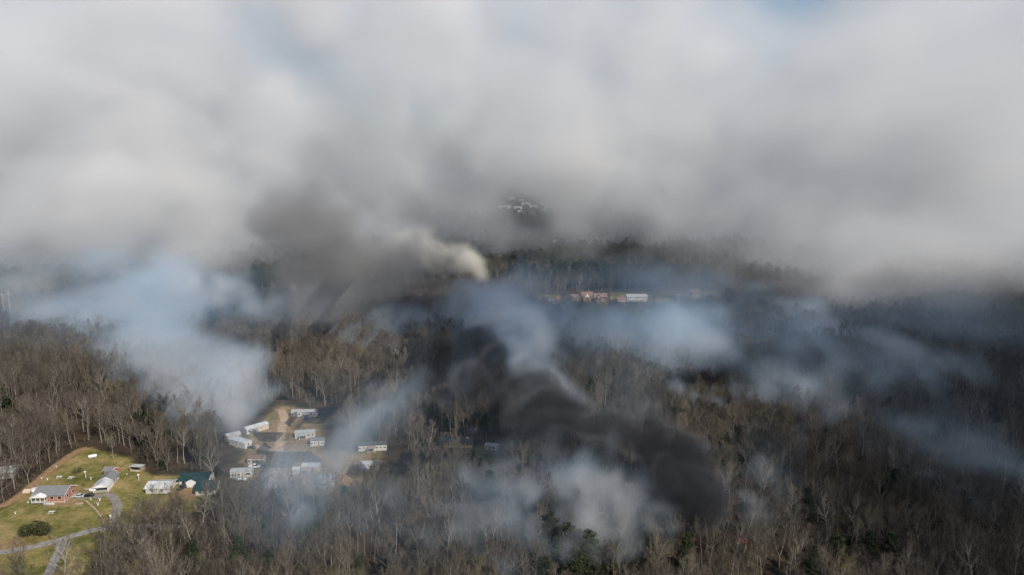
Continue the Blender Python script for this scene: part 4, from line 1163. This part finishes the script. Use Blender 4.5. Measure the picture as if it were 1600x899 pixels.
class Smoke:
    def __init__(self, lo, hi, vox):
        self.lo = np.array(lo, float)
        self.n = np.ceil((np.array(hi) - lo) / vox).astype(int) + 1
        self.vox = vox
        self.hi = self.lo + (self.n - 1) * vox
        self.ax = [self.lo[k] + np.arange(self.n[k]) * vox for k in range(3)]
        self.d = np.zeros(self.n, np.float32)
    def ball(self, c, r, amt, hard=1.0, soft=0):
        """a soft ellipsoid"""
        r = np.array(r if hasattr(r, '__len__') else (r, r, r), float)
        a = np.clip(((np.array(c) - r - self.lo) / self.vox).astype(int), 0, self.n)
        b = np.clip(((np.array(c) + r - self.lo) / self.vox).astype(int) + 2, 0, self.n)
        if (b <= a).any(): return
        g = [((self.ax[k][a[k]:b[k]] - c[k]) / r[k]) ** 2 for k in range(3)]
        q = 1 - (g[0][:, None, None] + g[1][None, :, None] + g[2][None, None, :])
        q = np.clip(q, 0, 1)
        q = (q * q if soft else q) * amt
        s = self.d[a[0]:b[0], a[1]:b[1], a[2]:b[2]]
        np.maximum(s, q.astype(np.float32), out=s) if hard else np.add(s, q.astype(np.float32), out=s)
    def plume(self, pts, seed=0, steps=15, wob=0.45, flat=0.85, soft=1):
        """pts: (point, radius, amount) along a drifting plume of many uneven puffs"""
        q = random.Random(seed)
        for (p0, r0, a0), (p1, r1, a1) in zip(pts[:-1], pts[1:]):
            p0, p1 = Vector(p0), Vector(p1)
            for k in range(steps * 2):
                t = (k + q.random()) / (steps * 2)
                r = r0 + (r1 - r0) * t
                f = q.uniform(.3, 1.0)
                c = p0.lerp(p1, t) + Vector((q.gauss(0, 1), q.gauss(0, 1), q.gauss(0, .7))) * r * wob * (1.5 - .6 * f)
                rr_ = r * f * 1.15
                self.ball(c, (rr_ * q.uniform(.8, 1.3), rr_ * q.uniform(.8, 1.2), rr_ * flat * q.uniform(.8, 1.2)), (a0 + (a1 - a0) * t) * q.uniform(.5, 1.1), 0, soft)
    def warp(self, amp, size, seed, octv=3, stretch=(1, 1, 1)):
        """swirls the field: every cell takes its value from a displaced cell"""
        n = self.n
        ii = [np.arange(n[k], dtype=np.float32).reshape([-1 if j == k else 1 for j in range(3)]) for k in range(3)]
        out = []
        for k in range(3):
            w = (fbm(*self.ax, size, octv, seed + k, .55, stretch) - 0.5) * (2.6 * amp / self.vox) * (0.7 if k == 2 else 1.0)
            out.append(np.clip(ii[k] + w, 0, n[k] - 1.001))
        i0 = [o.astype(np.int32) for o in out]
        f = [(o - i).astype(np.float32) for o, i in zip(out, i0)]
        flat, (nx_, ny_, nz_) = self.d.ravel(), n
        res = 0
        for a in (0, 1):
            for b in (0, 1):
                for c in (0, 1):
                    w = (f[0] if a else 1 - f[0]) * (f[1] if b else 1 - f[1]) * (f[2] if c else 1 - f[2])
                    res = res + w * flat[((i0[0] + a) * int(ny_) + i0[1] + b) * int(nz_) + i0[2] + c]
        self.d = res.astype(np.float32)
    def link(self, name, label, matl):
        n = self.n
        me = bpy.data.meshes.new(name)
        me.vertices.add(int(n.prod()))
        a = me.attributes.new('thick', 'FLOAT', 'POINT')
        a.data.foreach_set('value', np.ascontiguousarray(self.d * 50.0).ravel())      # stored fifty times thicker: very thin values would be dropped
        me.materials.append(matl)
        o = link_mesh(name, me)
        tag(o, label, 'smoke', kind='stuff')
        g = bpy.data.node_groups.new(name, 'GeometryNodeTree')
        g.interface.new_socket('Geometry', in_out='INPUT', socket_type='NodeSocketGeometry')
        g.interface.new_socket('Geometry', in_out='OUTPUT', socket_type='NodeSocketGeometry')
        N, L = g.nodes.new, g.links.new
        gi, go = N('NodeGroupInput'), N('NodeGroupOutput')
        pos = N('GeometryNodeInputPosition')
        sub = N('ShaderNodeVectorMath'); sub.operation = 'SUBTRACT'; sub.inputs[1].default_value = tuple(self.lo)
        L(pos.outputs[0], sub.inputs[0])
        div = N('ShaderNodeVectorMath'); div.operation = 'SCALE'; div.inputs['Scale'].default_value = 1.0 / self.vox
        L(sub.outputs[0], div.inputs[0])
        add = N('ShaderNodeVectorMath'); add.operation = 'ADD'; add.inputs[1].default_value = (.5, .5, .5)
        L(div.outputs[0], add.inputs[0])
        flo = N('ShaderNodeVectorMath'); flo.operation = 'FLOOR'
        L(add.outputs[0], flo.inputs[0])
        sep = N('ShaderNodeSeparateXYZ'); L(flo.outputs[0], sep.inputs[0])
        toi = []
        for k in range(3):
            c = N('FunctionNodeFloatToInt'); c.rounding_mode = 'ROUND'; L(sep.outputs[k], c.inputs[0]); toi.append(c.outputs[0])
        def im(op, a, b):
            q = N('FunctionNodeIntegerMath'); q.operation = op
            for s_, v_ in zip(q.inputs, (a, b)):
                if isinstance(v_, int): s_.default_value = v_
                else: L(v_, s_)
            return q.outputs[0]
        idx = im('ADD', im('MULTIPLY', im('ADD', im('MULTIPLY', toi[0], int(n[1])), toi[1]), int(n[2])), toi[2])
        na = N('GeometryNodeInputNamedAttribute'); na.data_type = 'FLOAT'; na.inputs[0].default_value = 'thick'
        si = N('GeometryNodeSampleIndex'); si.data_type = 'FLOAT'; si.domain = 'POINT'; si.clamp = True
        L(gi.outputs[0], si.inputs['Geometry']); L(na.outputs[0], si.inputs['Value']); L(idx, si.inputs['Index'])
        vc = N('GeometryNodeVolumeCube')
        L(si.outputs[0], vc.inputs['Density'])
        vc.inputs['Background'].default_value = 0.0
        vc.inputs['Min'].default_value, vc.inputs['Max'].default_value = tuple(self.lo), tuple(self.hi)
        for k in range(3): vc.inputs['Resolution ' + 'XYZ'[k]].default_value = int(n[k])
        sm = N('GeometryNodeSetMaterial'); sm.inputs['Material'].default_value = matl
        L(vc.outputs[0], sm.inputs[0]); L(sm.outputs[0], go.inputs[0])
        md = o.modifiers.new('smoke', 'NODES'); md.node_group = g
        return o

def smoke_mat(name, thin, thick, mid, dens=1.0, g=0.0):
    """scatter and absorb by the local thickness; thin smoke scatters blue, thick smoke neutral"""
    m = bpy.data.materials.new(name); m.use_nodes = True
    nt = m.node_tree
    nt.nodes.remove(nt.nodes['Principled BSDF'])
    out = nt.nodes['Material Output']
    pv = nt.nodes.new('ShaderNodeVolumePrincipled')
    a = nt.nodes.new('ShaderNodeAttribute'); a.attribute_name = 'density'
    ml = nt.nodes.new('ShaderNodeMath'); ml.operation = 'MULTIPLY'; ml.inputs[1].default_value = 1 / 50.0
    nt.links.new(a.outputs['Fac'], ml.inputs[0])
    col = ramp(nt, ml.outputs[0], [(0.0, thin), (mid, thick)])
    nt.links.new(col, pv.inputs['Color'])
    pv.inputs['Density'].default_value = dens / 50.0
    pv.inputs['Anisotropy'].default_value = g
    nt.links.new(pv.outputs[0], out.inputs['Volume'])
    return m
# the bank that closes off the distance
def sstep(a, b, t):
    t = np.clip((t - a) / (b - a), 0, 1)
    return t * t * (3 - 2 * t)
def nfbm(S, size, octv, seed, gain, stretch=(1, 1, 1)):
    n = fbm(*S.ax, size, octv, seed, gain, stretch)
    return np.clip((n - 0.5) / 0.10, -3, 3)

def ragged(S, size, dens, seed, er=0.17, lo=0.10, hi=0.70, octv=6, w1=(14, 55), w2=(5, 16), gain=.66, cut=2e-4, st=(.95, 2.8, .8)):
    """eats into the soft shape with fine noise, then swirls the result into wisps"""
    e = nfbm(S, size, octv, seed, gain, st)
    b = 1 - np.abs(fbm(*S.ax, size * .6, 4, seed + 5, .6, st) - .5) / .11
    gate = np.clip(S.d * 5, 0, 1)
    f = S.d + er * e * gate + er * .6 * (np.clip(b, -1, 1) - .3) * gate
    S.d = (sstep(lo, hi, f) * (.25 + .75 * np.clip(S.d, 0, 1.3)) * np.exp(.42 * e)).astype(np.float32)
    S.warp(w1[0], w1[1], seed + 20, 3, (1, 2.2, 1))
    S.warp(w2[0], w2[1], seed + 30, 3, (1, 2.5, 1))
    S.d = (np.clip(S.d, 0, 3) * dens).astype(np.float32)
    S.d[S.d < cut] = 0

M_SMOKE_FAR = smoke_mat('drifting smoke', (0.84, 0.90, 0.96), (0.912, 0.911, 0.915), 0.006, g=-0.15)
PUFFS = [(60, 120, 760, 150, .9), (260, 60, 800, 160, .8), (420, 190, 760, 120, .8), (640, 90, 760, 170, 1.0), (880, 170, 770, 150, 1.0), (1050, 60, 800, 140, .9), (1420, 200, 720, 190, 1.0), (1250, 260, 700, 140, 1.0),
       (1050, 330, 720, 110, 1.0), (1540, 360, 660, 130, 1.1), (1380, 400, 640, 110, .9), (1180, 400, 690, 80, .8), (700, 330, 740, 90, .9), (560, 380, 760, 80, .7), (140, 330, 700, 150, .9), (330, 320, 740, 110, .8), (60, 450, 640, 90, .6), (900, 260, 800, 130, 1.0), (1160, 360, 690, 90, 1.0), (1060, 410, 740, 70, 1.0), (1260, 410, 660, 80, .9), (900, 400, 800, 70, .9), (1080, 200, 800, 130, 1.0), (1000, 300, 820, 110, 1.0), (950, 60, 900, 140, .9), (790, 260, 820, 110, .9),
       (180, 440, 640, 70, .7), (730, 420, 760, 42, 1.2), (690, 440, 740, 30, 1.0), (980, 400, 740, 70, .8), (1290, 470, 600, 60, .6), (1450, 470, 600, 70, .5), (1580, 470, 590, 60, .6), (860, 415, 800, 60, .6), (420, 420, 780, 60, .5), (80, 470, 600, 70, .6), (180, 470, 600, 50, .45), (20, 430, 620, 80, .7), (1150, 440, 640, 46, .8), (1220, 480, 600, 50, .7), (1340, 440, 610, 70, .8), (1480, 430, 600, 80, .8), (1560, 440, 590, 60, .8), (880, 400, 700, 50, .55), (600, 420, 680, 70, .5), (330, 430, 680, 70, .55), (240, 440, 660, 60, .5)]
def bank(S, label):
    bx, by, bz = (S.ax[0][:, None, None], S.ax[1][None, :, None], S.ax[2][None, None, :])
    front = np.interp(S.ax[0], [-1300, -700, -420, -300, -150, 0, 120, 230, 330, 450, 650, 1300], [620, 630, 660, 710, 800, 850, 870, 850, 780, 690, 660, 650])[:, None, None]
    front = front - 0.16 * bz - 95 * sstep(14, 55, bz) * sstep(-330, -120, bx) * (1 - sstep(330, 520, bx))
    S.d = (sstep(-30, 240, by - front) * 0.75 + 0 * bz).astype(np.float32)
    q = random.Random(5)
    for (px, py, Y, r, a) in PUFFS:
        c = dp(px, py, Y); R_ = r * Y / FPX
        S.ball(c, (R_ * 1.15, R_, R_ * .85), a)
        for _ in range(9):
            d_ = Vector((q.gauss(0, 1), q.gauss(0, 1), q.gauss(0, .8))).normalized() * R_ * .8
            r2_ = R_ * q.uniform(.3, .6)
            S.ball(c + d_, (r2_, r2_, r2_ * .9), a * q.uniform(.8, 1.15))
    S.warp(55, 260, 301)
    S.warp(24, 90, 311)
    f1 = nfbm(S, 150, 4, 42, .56)
    d0 = sstep(-5, 60, bz + f1 * 24)
    d0 = d0 + (1 - d0) * np.clip(0.24 + 0.16 * sstep(0, 200, bx) + (.40 + .12 * f1) * sstep(180, 460, np.abs(bx)), .1, .9)
    S.d = (S.d * d0).astype(np.float32)
    ragged(S, 85, 1.0, 330, er=.115, lo=.02, hi=.66, octv=6, w1=(20, 90), w2=(9, 30), gain=.62, cut=0)
    d = S.d * (1 - sstep(1330, 1450, by))
    # a lane without smoke, through which the town shows
    lx, lz = bx / by, (bz - 140) / by      # the lane narrows downwards and leans right
    lane = np.exp(-((lx - 0.028 - 0.5 * (-0.070 - lz)) / 0.034) ** 2) * np.exp(-((lz + 0.070) / 0.030) ** 2)
    d = d * (1 - 0.64 * sstep(0.15, 0.9, lane + f1 * .06 * (lane > .1)))
    tp = dp(1245, -20, 1000)
    hole = np.exp(-(((bx - tp.x * by / 1000) / 120) ** 2 + ((bz - 140 - (tp.z - 140) * by / 1000) / 75) ** 2)) + f1 * .07
    d = d * (1 - 0.9 * sstep(.2, .9, hole))
    S.d = (d * 0.0056).astype(np.float32)
    S.d[S.d < 5e-5] = 0
    S.link('smoke', label, M_SMOKE_FAR)
B1 = Smoke((-1050, 470, -6), (1050, 900, 400), 6.0)
B2 = Smoke((-1500, B1.hi[1] + 1.0, -6), (1500, 1460, 560), 14.0)
bank(B1, 'pale grey front of the smoke bank standing behind the wood')
bank(B2, 'vast pale grey smoke bank closing off the distance and the sky')

# unseen smoke added out of frame, its puffs placed to shade the wood
D = Smoke((80, -300, 290), (1150, 350, 470), 20.0)
q = random.Random(77)
for k in range(63):
    cx_, cy_ = (q.uniform(490, 1050), q.uniform(-170, 215)) if k < 34 else ((q.uniform(170, 430), q.uniform(190, 255)) if k < 46 else ((q.uniform(480, 560), q.uniform(40, 120)) if k < 54 else (q.uniform(240, 310), q.uniform(125, 180))))
    D.ball((cx_, cy_, q.uniform(345, 405)), (q.uniform(80, 140) if k < 54 else 50, q.uniform(70, 110) if k < 34 else (62 if k < 54 else 48), q.uniform(35, 55)), q.uniform(.7, 1.1))
D.warp(30, 150, 401)
D.d = (np.clip(D.d * 1.2 + (fbm(*D.ax, 120, 4, 71) - .5) * 1.2 * np.clip(D.d * 4, 0, 1) - .1, 0, 1.2) * 0.030).astype(np.float32)
D.link('smoke', 'unseen grey smoke added out of frame to shade the wood', M_SMOKE_FAR)

# pale plumes rising out of the wood, in a fine near field and a coarser far one
W1 = Smoke((-300, 185, 0), (400, 420, 105), 1.6)
W2 = Smoke((-470, 421, 0), (600, 770, 165), 2.8)
def plume(S, rows, seed, amt=1.0, low=20, **k):
    """rows of (pixel, distance north, radius in pixels, amount), lifted clear of the tree tops"""
    pts = []
    for n_, (px, py, Y, r, a) in enumerate(rows):
        d = ray(px, py)
        if d.z < 0:
            Y = min(Y, d.y * (CAM_Z - (low if n_ else low * .55)) / -d.z)
        pts.append((dp(px, py, Y), r * Y / FPX, a * amt))
    for S_ in (S if isinstance(S, tuple) else (S,)): S_.plume(pts, seed, **k)
WW = (W1, W2)
plume(WW, [(405, 665, 345, 18, .45), (375, 625, 365, 42, .65), (320, 575, 400, 85, .75), (270, 530, 450, 95, .72), (230, 490, 520, 90, .6), (170, 450, 600, 80, .45)], 1, steps=18)
plume(WW, [(345, 615, 365, 36, .55), (290, 560, 400, 70, .7), (215, 560, 440, 55, .7), (180, 530, 480, 50, .55)], 2)
plume(WW, [(522, 812, 268, 16, .9), (526, 770, 278, 20, 1.2), (524, 730, 290, 22, 1.3), (535, 690, 305, 28, 1.1), (575, 660, 330, 46, .55), (635, 635, 350, 66, .42), (690, 620, 370, 70, .3)], 3, wob=.55)
plume(WW, [(840, 800, 262, 22, .8), (890, 795, 266, 36, 1.05), (940, 800, 270, 30, .7)], 4, wob=.3, flat=.6)
plume(WW, [(1005, 715, 315, 16, 0.51), (960, 660, 340, 30, 0.59), (890, 605, 380, 60, 0.53), (810, 555, 430, 75, 0.51), (770, 510, 500, 75, 0.47), (740, 470, 560, 65, 0.42)], 5, steps=18)
plume(WW, [(560, 530, 540, 40, 0.36), (600, 500, 580, 70, 0.48), (670, 500, 600, 60, 0.36), (720, 480, 640, 60, 0.36)], 6)
plume(WW, [(965, 545, 600, 14, 0.51), (985, 515, 620, 40, 0.61), (960, 490, 640, 50, 0.47)], 7)
plume(WW, [(1090, 565, 500, 12, 0.56), (1075, 530, 560, 40, 0.44), (1100, 500, 620, 70, 0.44)], 8)
plume(WW, [(1552, 850, 255, 8, 1.2), (1540, 822, 264, 11, 1.4), (1515, 800, 274, 14, 1.1), (1485, 778, 286, 20, .7), (1440, 750, 300, 26, .45)], 9, wob=.3)
plume(WW, [(1500, 610, 450, 30, 0.16), (1380, 580, 500, 60, 0.19), (1300, 560, 540, 70, 0.21), (1240, 520, 600, 75, 0.26), (1200, 490, 640, 75, 0.29)], 10, steps=18)
plume(WW, [(1600, 620, 430, 50, 0.27), (1500, 610, 460, 55, 0.29), (1400, 640, 420, 55, 0.27), (1310, 620, 440, 50, 0.26)], 11)
plume(WW, [(640, 800, 280, 60, 0.26), (560, 760, 300, 70, 0.30), (470, 720, 330, 70, 0.30), (400, 720, 340, 60, 0.27), (440, 660, 350, 60, 0.30)], 12, steps=18)
plume(WW, [(650, 760, 290, 60, 0.29), (720, 800, 275, 60, 0.28), (780, 820, 268, 60, 0.29)], 13, steps=18)
plume(WW, [(445, 840, 255, 18, 0.60), (470, 815, 258, 26, 0.60), (500, 790, 266, 28, 0.51)], 14)
plume(WW, [(820, 740, 300, 55, 0.28), (880, 730, 305, 50, 0.28), (950, 765, 280, 28, 0.42), (1020, 800, 270, 34, 0.34)], 15)
plume(WW, [(860, 480, 640, 55, 0.48), (900, 510, 600, 70, 0.48), (1000, 530, 600, 80, 0.43), (1100, 540, 560, 70, 0.41)], 16)
plume(WW, [(640, 850, 250, 40, 0.38), (720, 870, 240, 50, 0.35), (800, 880, 238, 40, 0.32)], 17)
plume(WW, [(1150, 570, 480, 55, 0.32), (1300, 630, 430, 75, 0.32), (1450, 700, 360, 75, 0.30), (1560, 780, 300, 65, 0.30)], 18)
plume(WW, [(60, 500, 560, 70, 0.50), (150, 520, 540, 70, 0.45), (300, 480, 600, 70, 0.50), (420, 490, 620, 60, 0.45)], 19)
plume(WW, [(1230, 480, 620, 60, 0.34), (1330, 500, 590, 60, 0.31), (1450, 500, 570, 60, 0.26), (1580, 505, 560, 50, 0.23)], 20)
q = random.Random(909)
for k in range(92):      # thin wisps that leave the ground everywhere in the burning wood
    if k < 62: px, py = q.uniform(400, 1080), q.uniform(715, 895)
    elif k < 80: px, py = q.uniform(1130, 1600), q.uniform(570, 870)
    else: px, py = q.uniform(880, 1420), q.uniform(540, 640)
    sc = (py - 300) / 450.0
    a_, h_ = q.uniform(1.2, 2.6), q.uniform(35, 95) * sc
    dx = -q.uniform(.1, .75) * h_
    g_ = at(px, py)
    r_ = q.uniform(4.5, 9) * sc
    plume(WW, [(px, py, g_.y, r_, a_), (px + dx * .35 + q.uniform(-6, 6), py - h_ * .45, g_.y, r_ * 1.9, a_ * .85), (px + dx, py - h_, g_.y + 10, r_ * 3.4, a_ * .5)], 1000 + k, steps=7, wob=.35, low=16)
M_SMOKE = smoke_mat('pale wood smoke', (0.57, 0.74, 0.91), (0.85, 0.868, 0.888), 0.03)
for S_, nm_ in ((W1, 'pale blue grey smoke rising in plumes from the near wood'), (W2, 'pale blue grey smoke drifting over the middle wood')):
    S_.d = 1.2 * (1 - np.exp(-0.6 * S_.d))
    S_.warp(22, 110, 501)
    ragged(S_, 58, 0.026, 540, er=.29, lo=.12, hi=.70, octv=7)
    S_.link('smoke', nm_, M_SMOKE)

# a thin connected veil over the middle of the wood
V = Smoke((-420, 165, 8), (600, 780, 125), 6.0)
for (px, py, h, r, a) in [(480, 815, 26, 100, .8), (760, 845, 24, 110, .8), (620, 860, 24, 100, .6), (900, 850, 24, 90, .5), (1100, 800, 26, 90, .4), (430, 690, 30, 110, 1.3), (480, 740, 28, 90, .8), (400, 730, 28, 70, .6), (540, 730, 30, 130, 1.0), (680, 760, 30, 130, .9), (800, 780, 28, 110, .8), (640, 830, 26, 110, .6), (900, 760, 30, 110, .7), (980, 640, 34, 90, .6), (850, 560, 40, 130, 1.0), (700, 520, 45, 130, 1.0), (600, 600, 40, 130, .6), (950, 520, 45, 130, 1.1),
                          (1080, 530, 45, 130, 1.1), (1200, 540, 45, 120, 1.0), (1320, 560, 40, 130, .9), (1450, 600, 36, 130, .5), (1560, 640, 34, 120, .4), (1350, 660, 34, 130, .5), (1480, 720, 30, 120, .5), (1250, 490, 45, 120, 1.0), (1420, 490, 45, 120, .9), (1560, 500, 45, 110, .8),
                          (330, 520, 45, 130, .9), (180, 510, 45, 120, .9), (40, 490, 45, 120, 1.0), (450, 480, 45, 110, .8), (560, 470, 45, 120, .8), (820, 460, 45, 130, 1.4), (960, 445, 50, 130, 1.2), (1110, 460, 45, 120, 1.4), (1030, 440, 55, 120, 1.0), (60, 450, 60, 120, 1.3), (200, 440, 60, 110, 1.1), (20, 480, 55, 100, 1.2), (330, 450, 55, 110, .9)]:
    d_ = ray(px, py); Y_ = d_.y * (CAM_Z - h) / -d_.z; c = dp(px, py, Y_); R_ = r * Y_ / FPX
    V.ball(c, (R_ * 1.3, R_ * 1.5, max(26, R_ * .45)), a, 0, 1)
V.d = 1 - np.exp(-V.d)
V.warp(30, 120, 801)
V.d = V.d * np.exp(.95 * nfbm(V, 80, 5, 83, .66, (1.2, 2.4, .8)) - .35)
V.warp(14, 45, 811)
V.d = (np.clip(V.d, 0, 3) * 0.0062).astype(np.float32)
V.d[V.d < 1e-4] = 0
V.link('smoke', 'thin blue grey veil of smoke hanging over the middle of the wood', smoke_mat('thin blue smoke', (0.50, 0.72, 0.94), (0.74, 0.84, 0.93), 0.012))

# a fresh bright plume at the far edge of the wood
F = Smoke((-180, 640, 0), (40, 790, 210), 3.0)
plume(F, [(774, 447, 735, 7, 1.0), (760, 434, 725, 16, 1.0), (738, 424, 715, 24, .9), (712, 414, 705, 30, .7), (680, 402, 700, 34, .5), (640, 385, 700, 36, .35)], 30, steps=12, low=10)
F.d = 1.3 * (1 - np.exp(-0.7 * F.d))
F.warp(14, 60, 521)
ragged(F, 36, 0.022, 560, er=.25, lo=.12, hi=.6)
F.link('smoke', 'warm white fresh smoke plume beside the dark pines on the rise', smoke_mat('warm white smoke', (0.90, 0.88, 0.83), (0.96, 0.94, 0.88), 0.02))

# black smoke
K = Smoke((-130, 210, 0), (170, 500, 115), 1.9)
plume(K, [(1130, 800, 280, 24, 1.8), (1100, 765, 290, 40, 2.4), (1050, 722, 305, 50, 2.4), (980, 690, 325, 42, 1.4), (905, 652, 340, 50, 1.3), (835, 612, 372, 50, .6), (775, 570, 420, 46, .42), (725, 525, 480, 44, .26)], 21, steps=18, wob=.5, low=26)
K.d = 1.4 * (1 - np.exp(-0.55 * K.d))
K.warp(14, 80, 601)
ragged(K, 42, 0.10, 620, er=.25, lo=.08, hi=.66)
M_SOOT = smoke_mat('black smoke', (0.34, 0.35, 0.38), (0.060, 0.061, 0.066), 0.05)
K.link('smoke', 'black smoke column leaning left from the smouldering house', M_SOOT)

# the brown grey smoke that hangs before the bank
G = Smoke((-360, 480, 0), (40, 660, 260), 3.2)
plume(G, [(735, 500, 540, 24, .6), (735, 460, 570, 36, .7), (690, 430, 580, 50, .5), (600, 380, 590, 60, .5), (500, 330, 590, 56, 1.0), (450, 320, 590, 46, 1.0), (500, 265, 600, 44, .7)], 22, steps=16)
plume(G, [(540, 520, 520, 70, .40), (490, 480, 560, 80, .42), (420, 430, 600, 80, .28), (600, 430, 600, 80, .28), (530, 400, 600, 80, .3)], 23)  # thin dark smoke, also laid to darken the shaded zone of wood
G.d = 1.4 * (1 - np.exp(-0.5 * G.d))
G.warp(20, 110, 701)
ragged(G, 60, 0.020, 720, er=.25, lo=.14, hi=.6)
G.link('smoke', 'brownish grey smudge of smoke hanging in front of the pale bank', smoke_mat('sooty grey smoke', (0.66, 0.67, 0.69), (0.46, 0.455, 0.455), 0.02))
